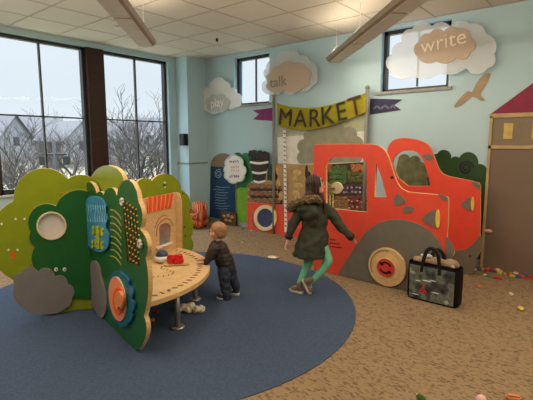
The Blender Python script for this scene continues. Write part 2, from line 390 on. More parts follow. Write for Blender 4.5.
# ================================================================ OUTSIDE
grass = mat('winter_grass', (150, 147, 128), .95, var=.2, scale=.4)
bm = bmesh.new(); N = 40
vv = {}
def gz(x, y):
    d = math.hypot(x+7, y-6); return -3.4+max(0, min(1, (d-14)/60))*2.2+.5*noise.noise(Vector((x*.05, y*.05, 0)))
for i in range(N+1):
    for j in range(N+1):
        x = -7.6-i*3.2; y = -50+j*4; vv[i, j] = bm.verts.new((x, y, gz(x, y)))
for i in range(N):
    for j in range(N): bm.faces.new((vv[i, j], vv[i+1, j], vv[i+1, j+1], vv[i, j+1]))
from_bm('ground', bm, grass, smooth=True, kind='structure')
bark = mat('bare_bark', (58, 53, 50), .9, var=.2)
bark2 = mat('bare_twigs', (100, 92, 84), .9, var=.2)
def tree_mesh(seed, h, spread, depth, r0, twig=4):
    rnd = random.Random(seed); bm = bmesh.new()
    def grow(p, d, l, r, k):
        pts = [p]; q = Vector(p)
        for s in range(3):
            d = (d+Vector((rnd.uniform(-1, 1), rnd.uniform(-1, 1), rnd.uniform(-.5, 1)))*.14).normalized(); q = q+d*l/3; pts.append(q.copy())
        tube_bm(bm, pts, [r, r*.85, r*.75, r*.6], 5 if k < 2 else 3, cap=False)
        if k >= depth: return
        for c in range(twig if k else twig+1):
            st = pts[rnd.choice([1, 2, 3, 3])] if k else pts[rnd.choice([2, 3, 3])]
            a = rnd.uniform(0, 2*PI); side = Vector((math.cos(a), math.sin(a), rnd.uniform(-.1, .5)))
            grow(st, (d+side*spread).normalized(), l*rnd.uniform(.55, .8), r*.55, k+1)
    grow(Vector((0, 0, 0)), Vector((0, 0, 1)), h*.38, r0, 0)
    me = bpy.data.meshes.new('tree'); bm.to_mesh(me); bm.free(); return me
tms = [tree_mesh(1, 7.4, .85, 5, .15, 4), tree_mesh(2, 6.5, .9, 5, .13, 4), tree_mesh(5, 5, 1.0, 5, .08, 4)]
for k, m_ in enumerate(tms): m_.materials.append(bark if k < 2 else bark2)
def tree(me, u, d, s, label, group=None, rz=0):
    r = ray(u, 145); r.z = 0; r.normalize(); p = r*d; o = bpy.data.objects.new('bare_tree', me); COL.objects.link(o)
    o.location = (p.x, p.y, gz(p.x, p.y)-.05); o.rotation_euler.z = rz; o.scale = (s, s, s); return meta(o, label, 'tree', group)
tree(tms[0], 139, 19, 1.05, 'tall bare tree outside the right-hand tall window, branches spreading', None, .4)
tree(tms[1], 110, 27, 1.0, 'bare tree outside just right of the mahogany post between windows', None, 1)
tree(tms[1], 8, 21, .95, 'bare tree outside at the far left of the first tall window', None, 2)
tree(tms[0], 74, 31, .95, 'bare tree outside the left window, right of the two-armed lamp post', None, 3)
rr = random.Random(3)
big = [(p.location.x, p.location.y) for p in COL.objects if p.name.startswith('bare_tree')]
lq = ray(54, 145); lq.z = 0; lq = lq.normalized()*17; big.append((lq.x, lq.y)); spots = []; kk = 0
while kk < 3000 and len(spots) < 60:
    kk += 1; u = rr.uniform(-8, 182); d = rr.uniform(13, 48); q = ray(u, 145); q.z = 0; q = q.normalized()*d
    if all(math.hypot(q.x-a, q.y-c) > 2.9 for a, c in spots) and all(math.hypot(q.x-a, q.y-c) > 3.6 for a, c in big):
        spots.append((q.x, q.y)); tree(tms[2], u, d, rr.uniform(.65, .9), 'small leafless brown tree in the dense thicket outside the tall windows', 'thicket of bare trees outside the tall windows', rr.uniform(0, 6))
roofm = mat('far_roof', (84, 84, 88), .9); sidem = mat('far_siding', (112, 115, 120), .9)
def house(u, d, w, dep, wallh, roofh, rz, label, group=None):
    r = ray(u, 145); r.z = 0; r.normalize(); p = r*d; z = gz(p.x, p.y)-.3
    t = empty('house', (p.x, p.y, z), label, 'house', group); R = Matrix.Rotation(rz, 4, 'Z'); T = Matrix.Translation((p.x, p.y, z)) @ R
    bm = bmesh.new(); box_bm(bm, (0, 0, wallh/2), (w, dep, wallh))
    a = [bm.verts.new(q) for q in ((-w/2, -dep/2, wallh), (-w/2, dep/2, wallh), (-w/2, 0, wallh+roofh), (w/2, -dep/2, wallh), (w/2, dep/2, wallh), (w/2, 0, wallh+roofh))]
    bm.faces.new(a[:3]); bm.faces.new(a[3:]); bmesh.ops.transform(bm, matrix=T, verts=bm.verts); from_bm('wall', bm, sidem, t)
    bm = bmesh.new()
    for s in (-1, 1):
        q = [bm.verts.new(c) for c in ((-w/2-.4, s*(dep/2+.4), wallh-.4), (w/2+.4, s*(dep/2+.4), wallh-.4), (w/2+.4, 0, wallh+roofh), (-w/2-.4, 0, wallh+roofh))]
        q2 = [bm.verts.new(v.co+Vector((0, 0, .2))) for v in q]; bm.faces.new(q); bm.faces.new(q2[::-1])
        for i in range(4): bm.faces.new((q[i], q[(i+1) % 4], q2[(i+1) % 4], q2[i]))
    bmesh.ops.transform(bm, matrix=T, verts=bm.verts); from_bm('roof', bm, roofm, t)
    for s in (-1, 1):
        for x in (-.3, 0, .3):
            bm = bmesh.new(); box_bm(bm, (x*w, s*dep/2, wallh*.72), (1.1, .1, 1.3)); bmesh.ops.transform(bm, matrix=T, verts=bm.verts); from_bm('window', bm, DARKFRAME, t)
    for s in (-1, 1):
        bm = bmesh.new(); box_bm(bm, (s*w/2, 0, wallh*.8), (.1, 1.2, 1.3)); bmesh.ops.transform(bm, matrix=T, verts=bm.verts); from_bm('window', bm, DARKFRAME, t)
house(-3, 78, 7, 6, 4.4, 3.0, .5, 'grey house with steep roof at the far left of the view outside')
house(33, 92, 10, 8, 4.6, 3.2, 1.2, 'grey house outside behind the two-armed lamp post')
house(68, 72, 6.5, 6, 4.2, 2.6, .2, 'grey house outside, left of the mahogany window post')
house(121, 76, 7, 6, 4.2, 2.6, 1.0, 'grey gabled house outside, right of the mahogany window post')
house(148, 92, 9, 8, 4.6, 3.2, .3, 'grey gabled house outside at the right edge of the tall window')
# lamp post with two arms
r = ray(54, 145); r.z = 0; r.normalize(); p = r*17; zb = gz(p.x, p.y); lp = empty('street_lamp', (p.x, p.y, zb), 'dark two-armed street lamp with box lanterns outside the left window', 'street lamp')
dk = mat('lamp_dark', (20, 24, 26), .6); k = RGT*.42; ztop = EYE.z-.0
tube('pole', [(p.x, p.y, zb), (p.x, p.y, ztop+.1)], [.07, .05], dk, lp)
tube('arm', [p+Vector((0, 0, ztop-.4))-k*1.0, p+Vector((0, 0, ztop-.4))+k*1.0], .035, dk, lp)
for s in (-1, 1):
    c = p+k*s+Vector((0, 0, ztop-.62)); rbox('lantern', c, (.2, .2, .3), YAW, dk, lp, .02)
# ================================================================ PLAY ISLAND (tree panels + table)
HUB = Vector((-3.84, 1.99, 0))
FA = -12; FR = 105; FL = 243
fB = Frame(HUB+Vector((-.007, .034, 0)), FA)                       # right-hand dark panel, faces the viewer
fL = Frame(HUB+Vector((-.042, .022, 0)), FL-180)                   # left panel, x axis points towards the hub so local x is negative
fR = Frame(HUB, FR)
isl = empty('play_island', HUB, 'toddler play island of green wooden tree panels joined to a quarter-round activity table', 'play structure')
# --- left panel
Lout = arcs([(13.5, 201, .36), (68, 179, .16), (92, 178), (92, 309), (76, 310, .0), (66, 313, .22), (13, 280, .32)], 12)
hole = ell(51.5, 226, 14.2, 13.2)
lp_ = slab('tree_panel', fL, [Lout, hole], .03, [LGREEN, PLYEDGE], 0, .003, isl, clamp=.008)
lp_['label'] = 'lime green tree panel on the left'
Aout = arcs([(30.5, 232, .38), (56, 206, .22), (89, 192), (91, 299), (68, 298, .12), (38, 272, .2), (35, 247, .2)], 10)
ov = slab('leaf_overlay', fL, [Aout, ell(51.5, 226, 14.0, 13.0)], .016, [DGREEN, PLYEDGE], .03, .003, lp_); ov['label'] = 'dark green raised leaf shape with a round hole'
bush = arcs([(15, 284, .35), (22, 273, .35), (38, 272, .35), (55, 277, .3), (68, 284, .3), (72, 298, .2), (66, 308, .12), (45, 314, .14), (20, 305, .2)], 8)
bu = slab('bush_cutout', fL, [bush], .014, [BUSHGREY, BUSHGREY], .046, .003, lp_); bu['label'] = 'grey bush shape'
bm = bmesh.new()
me = slab('hole_rim', fL, [ell(51.5, 226, 15.2, 14.2), ell(51.5, 226, 13.4, 12.5)], .012, [CREAM, CREAM], .046, .002, lp_)
porc = mat('white_acrylic', (228, 226, 222), .4, var=.01)
slab('round_window', fL, [ell(51.5, 226, 14.3, 13.3)], .006, [porc, porc], .012, 0, lp_)['label'] = 'round pale acrylic disc'
def eyes(fr, off, spots, parent, r=1.5):
    for (u, v) in spots:
        a = slab('eye', fr, [ell(u, v, r, r, 14)], .004, WHITE, off, 0, parent)
        
def discs(name, fr, off, spots, m, parent, t=.004):
    bm = bmesh.new(); mi = []
    for (u, v, rx, ry) in spots:
        me = slab_mesh(fr, [[fr.t(*p, off+t) for p in ell(u, v, rx, ry, 12)]], t, off)
        bm.from_mesh(me); bpy.data.meshes.remove(me)
    for f in bm.faces: f.material_index = 0
    return from_bm(name, bm, m, parent)
eyes(fL, .046, [(56, 269.5), (64.5, 269.5)], lp_, 2.0)
eyes(fL, .03, [(8.5, 250), (17.5, 250), (15.5, 219), (24.5, 219), (1.5, 224)], lp_, 1.15)
discs('beak', fL, .03, [(13, 254, 2.6, 2.0), (13, 257.5, 1.6, 2.0), (62, 193, 1.2, 1.0)], ORANGE, lp_)
discs('pupil', fL, .051, [(56.5, 269.8, .7, .7), (65, 269.8, .7, .7)], BLACK, lp_)
# --- right-hand panel B
Bout = arcs([(87, 300), (86, 203), (84, 198), (84.6, 190), (86.8, 183.5), (89.5, 181.5), (92.5, 183.5), (95, 188), (96.5, 193.5, .45), (103, 195.5), (105, 190.5), (108.5, 187.6), (112, 187.6), (115, 190.5), (116.8, 196), (118, 189), (121, 183), (125, 179.8), (129, 179.8), (133, 183.5), (136.5, 191), (138.5, 202, .12), (139.5, 229, .16), (145.5, 258, .06), (144, 316, .16), (135.5, 353), (94, 311)], 10)
bpn = slab('tree_panel', fB, [Bout], .036, [DGREEN, PLYEDGE], 0, .003, isl, clamp=.008); bpn['label'] = 'dark green tree panel pointing towards the viewer'
hump = arcs([(90, 205), (91, 186, .66), (123, 187), (125, 225)], 12)
hp = slab('tree_panel', fB, [hump], .036, [LGREEN, PLYEDGE], -.05, .003, isl); hp['label'] = 'lime green hump behind the dark panel'
bc = smooth_loop([(84.5, 208), (87, 199), (92, 196), (96, 196.5), (101, 198.5), (105, 205), (105, 212), (107, 220), (105.5, 227), (108.5, 236), (107.5, 247), (102, 252), (96, 251.5), (89, 247), (85.5, 238), (84.5, 228), (86, 218)], 4)
c1 = slab('cloud_plaque', fB, [bc], .02, [SKYB, TEAL], .036, .004, bpn); c1['label'] = 'blue cloud plaque with butterflies'
bfly = mat('butterfly_green', (186, 200, 40), .5)
def wing(u, v, du, dv, rot): return (u+du, v+dv, 2.2, 3.6, rot)
bm = bmesh.new()
for (u, v, s) in ((95, 230, 1), (100, 232, .9), (94, 244, .9), (100, 245, .9), (97, 238, .7)):
    for sx_ in (-1, 1):
        for dy in (-2, 2.4):
            me = slab_mesh(fB, [[fB.t(*q, .062) for q in ell(u+sx_*1.5*s, v+dy*s, 1.5*s, 2.6*s, 10, sx_*(.5 if dy < 0 else -.5))]], .005, .056); bm.from_mesh(me); bpy.data.meshes.remove(me)
for f in bm.faces: f.material_index = 0
from_bm('butterfly_print', bm, bfly, c1)
bm = bmesh.new()
for (u, v, s) in ((95, 230, 1), (100, 232, .9), (94, 244, .9), (100, 245, .9)): stroke_bm(bm, fB, [(u, v-4*s), (u, v+5*s)], .012, .062)
from_bm('butterfly_body', bm, BLACK, c1)
bm = bmesh.new()
for k in range(8):
    x = 88+k*2.4; stroke_bm(bm, fB, smooth_loop([(x, 205), (x+.8, 211), (x-.3, 217), (x+.4, 222)], 4, False), .008, .056)
from_bm('painted_streak', bm, mat('pale_blue', (150, 205, 226), .4), c1)
bm = bmesh.new()
for k in range(8):
    y = 210+k*6.6; stroke_bm(bm, fB, smooth_loop([(110.5, y), (114, y+.5), (118, y+4), (121.5, y+9)], 5, False), .012, .036)
from_bm('engraved_line', bm, mat('engraving_gold', (170, 160, 84), .6), bpn)
bm = bmesh.new()
rnd = random.Random(11)
for i in range(5):
    for j in range(10):
        u = 123.5+i*3.1+j*.75; v = 201.5+j*6.4+i*2.0
        if u > 139.5: continue
        ball_bm(bm, fB.w(*fB.t(u, v, .046), .044), .0085, sub=1)
from_bm('bead', bm, GOLD, bpn, kind='stuff')['label'] = 'rows of gold beads'
bm = bmesh.new()
for i in range(5): stroke_bm(bm, fB, [(122.8+i*3.1, 199+i*2), (128.0+i*2.8, 262+i*1)], .01, .036, t=.006)
for i in range(4): stroke_bm(bm, fB, [(124+i, 225+10*i), (138, 233+9*i)], .01, .036, t=.005)
from_bm('bead_track', bm, mat('dark_red_track', (96, 34, 26), .5), bpn)
for (u, v) in ((122, 202), (140, 244)):
    bm = bmesh.new(); c = fB.t(u, v, .05)
    for k in range(7):
        a = 2*PI*k/7; ball_bm(bm, fB.w(c[0]+.022*math.cos(a), c[1]+.022*math.sin(a), .05), .015, sub=1)
    from_bm('daisy', bm, mat('daisy', (206, 204, 190), .5), bpn)
# flower dial
sc_ = []
C0 = (120, 299)
for k in range(12):
    a = -PI/2+2*PI*k/12; sc_.append((C0[0]+math.cos(a)*11.2+3*math.sin(a), C0[1]+math.sin(a)*28, .2))
dl = slab('flower_dial', fB, [arcs(sc_, 6)], .022, [TEAL, mat('blue_rim', (34, 92, 150), .4)], .036, .004, bpn); dl['label'] = 'scalloped teal flower base'
slab('dial_face', fB, [ell(117, 299, 8.2, 22.5, 32, -.12)], .01, [SALMON, CREAM], .058, .002, dl)
slab('dial_ring', fB, [ell(118, 301, 5.6, 14)], .008, [ORANGE, ORANGE], .068, .002, dl)
slab('dial_knob', fB, [ell(118, 301, 4.2, 9.5)], .03, [mat('knob_wood', (236, 140, 74), .45), SALMON], .074, .006, dl)
discs('finger_hole', fB, .104, [(118.5, 308, 1.0, 1.3)], BLACK, dl, .002)
gb = smooth_loop([(88, 280), (89, 268), (92, 261), (96, 262), (99, 268), (101, 278), (104, 288), (106, 302), (105, 313), (101, 318), (95, 311), (89, 300)], 4)
slab('bush_cutout', fB, [gb], .014, [BUSHGREY, BUSHGREY], .036, .003, bpn)['label'] = 'grey bush shape'
# --- rear panel
Rout = arcs([(118, 290), (118, 200, .2), (136, 186, .32), (152, 181, .38), (181, 190, .22), (189, 212, .12), (191, 238, .3), (186, 254, .0), (172, 264), (150, 290)], 10)
rp = slab('tree_panel', fR, [Rout], .03, [LGREEN, PLYEDGE], -.06, .003, isl, clamp=.008); rp['label'] = 'lime green tree panel behind the toy house'
discs('bird_print', fR, -.03, [(165, 183, 1.0, 1.4), (165, 187, .8, 1.2)], WHITE, rp); discs('bird_wing', fR, -.029, [(164.5, 185, 1.4, 1.6)], DGREEN2, rp)
discs('ladybird', fR, -.03, [(182.5, 193.5, .7, .8), (184.5, 227, .6, .8), (185.5, 236, .6, .8)], BLACK, rp)
# toy house
hA = Vector((-3.745, 2.55, 0)); hB = Vector((-3.975, 3.13, 0)); ang = math.degrees(math.atan2(hB.y-hA.y, hB.x-hA.x)); fH = Frame(hA, ang); Wd = (hB-hA).length
hs = slab('toy_house', fH, [[(-.12, .385), (-.12, 1.05), (Wd, 1.05), (Wd, .385)], [fH.t(*q, .0) for q in arcs([(159.5, 247), (159.5, 232, .5), (171.5, 227), (171.5, 242)], 8)]], .02, [PLY, PLYEDGE], -.02, .002, isl, px=False)
hs['label'] = 'birch house front with arched opening'
fin = Frame(hB, ang-90)
slab('side_fin', fin, [[(0, .385), (0, 1.05), (.05, 1.04), (.075, .96), (.075, .385)]], .018, [PLY, PLYEDGE], -.0, .002, hs, px=False)
slab('mirror', fH, [arcs([(159.5, 247), (159.5, 232, .5), (171.5, 227), (171.5, 242)], 8)], .006, mat('mirror', (196, 198, 204), .3, metal=.85, var=.12, scale=20), -.026, 0, hs)
bm = bmesh.new()
stroke_bm(bm, fH, smooth_loop([(156.5, 236), (157, 228), (160, 222.5), (165, 219), (170, 220), (173.5, 226)], 5, False), .008, .0)
stroke_bm(bm, fH, smooth_loop([(155, 228), (158, 220), (163, 215.5), (167, 216)], 5, False), .006, .0)
from_bm('engraved_arch', bm, mat('engraving_brown', (142, 84, 44), .6), hs)
slab('window_ledge', fH, [[(158, 247.5), (158, 249.5), (172.5, 243.5), (172.5, 241.5)]], .03, WHITE, .0, .002, hs)
aw = [fH.t(148, 197.5, .02), fH.t(174.5, 193.0, .02), fH.t(171.5, 207.5, .02), fH.t(148.5, 213, .02)]
slab('awning', fH, [aw], .016, [SALMON, ORANGE], .0, .002, hs, px=False)
bm = bmesh.new()
for k in range(6):
    t0 = (k+.15)/6; t1 = (k+.72)/6
    q = []
    for t_, s_ in ((t0, 0), (t1, 0), (t1-.03, 1), (t0-.03, 1)):
        a = Vector(aw[0]).lerp(Vector(aw[1]), t_); c = Vector(aw[3]).lerp(Vector(aw[2]), t_+.05); q.append(tuple(a.lerp(c, s_)))
    me = slab_mesh(fH, [q], .004, .016); bm.from_mesh(me); bpy.data.meshes.remove(me)
for f in bm.faces: f.material_index = 0
from_bm('awning_stripe', bm, ORANGE, hs)
# table top
TC = Vector((-3.86, 2.01)); RT = 1.125
bm = bmesh.new(); a0, a1 = math.radians(-9), math.radians(97.5)
ring = [(TC.x+RT*math.cos(a0+(a1-a0)*k/48), TC.y+RT*math.sin(a0+(a1-a0)*k/48)) for k in range(49)]+[(TC.x-.02, TC.y+.03)]
lo = [bm.verts.new((x, y, .345)) for x, y in ring]; hi = [bm.verts.new((x, y, .385)) for x, y in ring]
f1 = bm.faces.new(hi); f2 = bm.faces.new(lo[::-1])
for k in range(len(ring)): bm.faces.new((lo[k], lo[(k+1) % len(ring)], hi[(k+1) % len(ring)], hi[k])).material_index = 1
bmesh.ops.bevel(bm, geom=[e for e in f1.edges], offset=.004, segments=2, affect='EDGES')
tt = from_bm('tabletop', bm, [PLY, PLYEDGE], isl)
eng = mat('engraving_dark', (120, 78, 42), .6)
fT = Frame((0, 0, 0), 0)
bm = bmesh.new(); rnd = random.Random(4)
for k in range(24):
    a = a0+(a1-a0)*(k+.8)/25.5; c = (TC.x+(RT-.1)*math.cos(a), TC.y+(RT-.1)*math.sin(a), .3865)
    box_bm(bm, c, (.05, .016, .003), Matrix.Rotation(a+rnd.choice([0, .6, -.6]), 3, 'Z'))
    if k % 2: box_bm(bm, (c[0], c[1], c[2]), (.03, .012, .0032), Matrix.Rotation(a+PI/2, 3, 'Z'))
for k in range(40):
    a = a0+.1+(a1-a0-.2)*k/40; R_ = .72+.08*math.sin(k*.5); box_bm(bm, (TC.x+R_*math.cos(a), TC.y+R_*math.sin(a), .3865), (.008, .034, .003), Matrix.Rotation(a+.3*math.cos(k*.5), 3, 'Z'))
from_bm('engraved_track', bm, eng, tt)
for (x, y) in ((-2.875, 2.24), (-3.28, 2.79)):
    lg = tube('leg', [(x, y, .02), (x, y, .345)], .027, STEEL, isl, 16)
    tube('foot', [(x, y, .007), (x, y, .02), (x, y, .026)], [.062, .062, .035], STEEL, lg, 24)
    tube('bracket', [(x, y, .335), (x, y, .345)], .05, STEEL, lg, 20)
# things on the table
p = onz(162.5, 261.5, .39)
t = empty('toy_bowl', p, 'white toy bowl with a navy blue dome cap on the table by the toy house', 'toy')
bm = bmesh.new(); tube_bm(bm, [p, p+Vector((0, 0, .02)), p+Vector((0, 0, .05)), p+Vector((0, 0, .06))], [.06, .085, .08, .06], 20); from_bm('bowl', bm, WHITE, t)
ball('dome', p+Vector((-.02, .01, .06)), (.066, .066, .06), mat('navy_plastic', (50, 72, 104), .4), t)
p = onz(176.5, 264, .39)
t = empty('toy_pile', p, 'red toy heap on a tan wooden board on the table near the toddler', 'toy')
rbox('board', p+Vector((0, 0, .008)), (.26, .13, .014), .9, PLYEDGE, t)
bm = bmesh.new(); rnd = random.Random(8)
for k in range(22): box_bm(bm, p+Vector((rnd.uniform(-.06, .06), rnd.uniform(-.08, .08), .035+rnd.uniform(0, .04))), (.045, .05, .035), Matrix.Rotation(rnd.uniform(0, 3), 3, 'Z'))
from_bm('block', bm, mat('toy_red', (206, 24, 34), .4), t)
p = onz(178.3, 253, .385)
t = empty('toy_figure', p, 'tiny white toy figure standing on the table behind the red toy', 'toy')
tube('body', [p, p+Vector((0, 0, .03))], [.012, .008], WHITE, t, 10); ball('head', p+Vector((0, 0, .038)), .011, CREAM, t)
# crumpled cloth under table
bm = bmesh.new(); p = onz(188, 312)
for (dx, dy, s) in ((0, 0, .05), (.06, .03, .04), (-.05, -.03, .045), (.08, .06, .03), (-.02, .05, .035)): ball_bm(bm, (p.x+dx*1.2, p.y+dy*1.2, .036), (s*1.5, s*1.3, .034))
fused('crumpled_cloth', bm, mat('off_white_cloth', (214, 206, 178), .8), vox=.006, it=2, jit=.02, jscale=28, label='crumpled off-white cloth toy on the rug under the table by its leg', cat='cloth')
for (u, v, c, l) in ((157, 314, (190, 40, 40), 'small red toy piece on the rug in the shade under the table'), (163, 303, (60, 100, 160), 'small blue toy piece under the table'), (153, 322, (210, 160, 120), 'small tan toy piece under the table behind the dark green panel')):
    p = onz(u, v); rbox('toy_block', (p.x, p.y, .02), (.04, .03, .028), u, mat('toy_%d' % u, c, .5), None, .006, label=l, cat='toy')
# ================================================================ BACK WALL : reading corner panels
fW = Frame((0, 5.955, 0), 0)
blue = mat('night_blue_print', (16, 56, 92), .4, var=.15, scale=3)
tan = mat('tan_arch', (134, 116, 96), .6, var=.12, scale=5)
t = empty('story_panel', (-6.1, 5.94, 0), 'arched dark blue story panel with tan top and white script by the wall corner', 'wall panel')
slab('board', fW, [[(210.5, 166), (209.5, 224), (236, 228), (235.5, 168)]], .02, [blue, PLYEDGE], -.0, .002, t, clamp=.1)
slab('arch', fW, [arcs([(210.5, 166, .55), (235.5, 168)], 16)], .02, [tan, tan], 0, .002, t)
bm = bmesh.new()
sw = [(218.5+ (1+k*.16)*math.cos(k*.55)*.9, 174+(1+k*.16)*math.sin(k*.55)*1.1) for k in range(22)]
stroke_bm(bm, fW, sw, .014, .02); rnd = random.Random(2)
for k in range(9):
    y = 187+k*2.7; stroke_bm(bm, fW, smooth_loop([(213+rnd.uniform(0, 3), y), (217, y-.5), (221, y+.4), (224+rnd.uniform(0, 6), y)], 4, False), .008, .02)
from_bm('script_print', bm, mat('pale_print', (150, 176, 190), .5), t)
bb = slab('basket_picture', fW, [[(220.5, 211), (220, 224), (236, 227), (236, 213)]], .03, [mat('basket_brown', (92, 62, 46), .6, var=.5, scale=22), BLACK], .021, .002, t)
bm = bmesh.new()
for (u, v) in ((224, 216), (228, 215.5), (232, 217), (226, 220), (230, 221)): ball_bm(bm, fW.w(*fW.t(u, v, .05), .05), (.045, .01, .03))
from_bm('bread_loaf', bm, mat('bread', (176, 140, 108), .7, var=.3, scale=20), bb)
t = empty('bush_panel', (-5.6, 5.97, 0), 'two-tone green bush cut-out panel behind the white cloud sign', 'wall panel')
fW2 = Frame((0, 5.972, 0), 0)
slab('dark_bush', fW2, [arcs([(233, 200), (233, 160, .5), (242, 155, .4), (250, 157, .5), (258, 152, .3), (262, 165), (262, 200)], 8)], .012, [mat('bush_green', (34, 112, 66), .5), DGREEN], -.006, .001, t)
slab('light_bush', fW2, [arcs([(236.5, 229), (236, 192, .3), (244, 188.5, .4), (250.5, 192), (250.5, 231)], 8)], .008, [mat('leaf_green', (112, 166, 44), .5), LGREEN], .006, .001, t, clamp=.1)
t = empty('cloud_sign', (-5.9, 5.9, 1.3), 'small white cloud sign with dark lettering in front of the blue panel', 'sign')
slab('cloud_back', fW, [arcs([(225, 166, .2), (228, 157.5, .25), (237, 156, .25), (243, 165, .25), (244.5, 175, .3), (238, 182, .25), (227, 180, .25), (224.5, 173, .2)], 8)], .01, [mat('sign_grey', (190, 208, 212), .4), WHITE], .03, .001, t)
slab('cloud_front', fW, [arcs([(227, 165, .35), (230, 159, .35), (239, 158.5, .35), (242, 166, .35), (243, 176, .35), (237, 181, .3), (229, 179, .35), (226.5, 172, .3)], 8)], .01, [WHITE, WHITE], .04, .001, t)
bm = bmesh.new(); rnd = random.Random(5)
for (y, h, n_) in ((161.6, 1.3, 6), (176.0, 1.7, 5)):
    for k in range(n_):
        x = 229.4+k*10.2/n_
        for q in range(3):
            a = (x+rnd.uniform(0, 1.3), y-h+rnd.uniform(0, 2*h)); b2 = (x+rnd.uniform(0, 1.3), y-h+rnd.uniform(0, 2*h)); stroke_bm(bm, fW, [a, b2], .012, .05)
from_bm('lettering', bm, mat('letter_dark', (60, 60, 84), .5), t)
bm = bmesh.new()
for (y, h, n_) in ((167, 1.2, 5), (170.5, 1.0, 5)):
    for k in range(n_):
        x = 230.8+k*8.6/n_
        for q in range(2): stroke_bm(bm, fW, [(x+rnd.uniform(0, 1.2), y-h), (x+rnd.uniform(0, 1.2), y+h)], .009, .05)
from_bm('lettering', bm, mat('letter_pink', (212, 160, 140), .5), t)
# ---------------------------------------------------------------- market stall
fM = Frame((0, 5.90, 0), 0)
t = empty('market_stall', (-4.2, 5.9, 0), 'pretend market stall with yellow banner, printed bread and produce boards and red base', 'play structure')
postm = mat('stall_post', (132, 132, 124), .5)
for (ut, vt, ub) in ((274, 97, 280), (367.5, 89, 366)):
    a = ony(ut, vt, 5.86); x = a.x
    ps = tube('post', [(x, 5.86, .0), (x, 5.86, a.z)], .028, postm, t, 14); ball('finial', (x, 5.86, a.z+.02), .036, postm, ps)
slab('frosted_panel', fM, [[(277, 116), (277, 137), (366, 131), (366, 108)]], .012, [mat('pale_olive_board', (172, 178, 152), .5), PLYEDGE], 0, .001, t)
wb = slab('white_board', fM, [[(277, 137), (278, 165), (365, 163), (366, 131)]], .012, [mat('board_white', (222, 222, 214), .5), PLYEDGE], 0, .001, t)
slab('tree_shadow_print', fM, [arcs([(300, 152, .35), (304, 139, .35), (313, 130, .35), (330, 127, .35), (345, 128, .35), (357, 136, .3), (361, 150, .2), (360, 162), (301, 164, .3)], 8)], .002, [mat('print_greyolive', (146, 146, 126), .6)]*2, .012, 0, t)
# banner
top = smooth_loop([(277, 103), (292, 107), (315, 107.5), (340, 102), (366, 92.5)], 6, False); bot = smooth_loop([(278, 126), (295, 129.5), (315, 129), (340, 122.5), (366, 112)], 6, False)
banm = mat('banner_yellow', (196, 184, 50), .7, var=.08)
bm = bmesh.new(); rows = []
fBn = Frame((0, 5.83, 0), 0)
for a, c in zip(top, bot):
    A = fBn.t(*a); B = fBn.t(*c); rr_ = []
    for k in range(5):
        s = k/4; x = A[0]+(B[0]-A[0])*s; z = A[1]+(B[1]-A[1])*s; rr_.append(bm.verts.new((x, 5.83+.012*math.sin(x*14+s*2), z)))
    rows.append(rr_)
for a, c in zip(rows, rows[1:]):
    for k in range(4): bm.faces.new((a[k], a[k+1], c[k+1], c[k]))
r_ = bmesh.ops.solidify(bm, geom=bm.faces[:], thickness=.004)
bn = from_bm('banner', bm, banm, t, smooth=True)
letc = [mat('letter_brown', (52, 38, 24), .6, var=.4, scale=40), mat('letter_green', (34, 46, 24), .6, var=.4, scale=40), mat('letter_rust', (70, 40, 24), .6, var=.3, scale=40)]
for ch, u, v, rot, ci in (('M', 286, 118, -.10, 0), ('A', 301, 119.5, -.04, 0), ('R', 315, 119, .0, 0), ('K', 328, 116.5, .10, 1), ('E', 342, 112.5, .17, 1), ('T', 356, 107, .22, 2)):
    x, y = fBn.t(u, v); me = text_mesh(ch, fBn, x, y, .40, .006, .018, rot)
    put('letter_'+ch.lower(), me, letc[ci], bn)
# measuring strip
ms_ = slab('measuring_strip', fM, [[(283, 130), (284.5, 232), (287, 232), (285.5, 130)]], .01, [WHITE, WHITE], .03, 0, t)
ms_['label'] = 'narrow white strip with dark lettering'
bm = bmesh.new(); rnd = random.Random(9)
for k in range(22):
    y = 133+k*4.4; stroke_bm(bm, fM, [(283.5+(y-130)*.015, y), (285.4+(y-130)*.015, y+rnd.uniform(.3, 1.6))], .016, .04)
from_bm('strip_lettering', bm, BLACK, ms_)
stand = mat('print_tan', (176, 146, 96), .5, var=.15, scale=6)
cs_ = slab('goods_board', fM, [[(248.5, 184), (247, 196), (247, 201), (366, 211), (366, 163), (300, 164.5), (274, 163)]], .014, [stand, PLYEDGE], 0, .001, t)
cs_['label'] = 'printed board of bread, fruit and vegetables'
def blobs(name, items, c, parent, fr=fM, off=.014, var=.5, flat=.004):
    bm = bmesh.new()
    for (u, v, rx, ry) in items:
        x, y = fr.t(u, v, off); s = (ony(u+rx, v, fr.o.y-off)-ony(u, v, fr.o.y-off)).length; s2 = ry*s/rx
        ball_bm(bm, fr.w(x, y, off), (s, flat, s2), sub=2)
    return from_bm(name+('' if name.endswith('print') else '_print'), bm, mat('goods_'+name, c, .6, var=var, scale=30), parent)
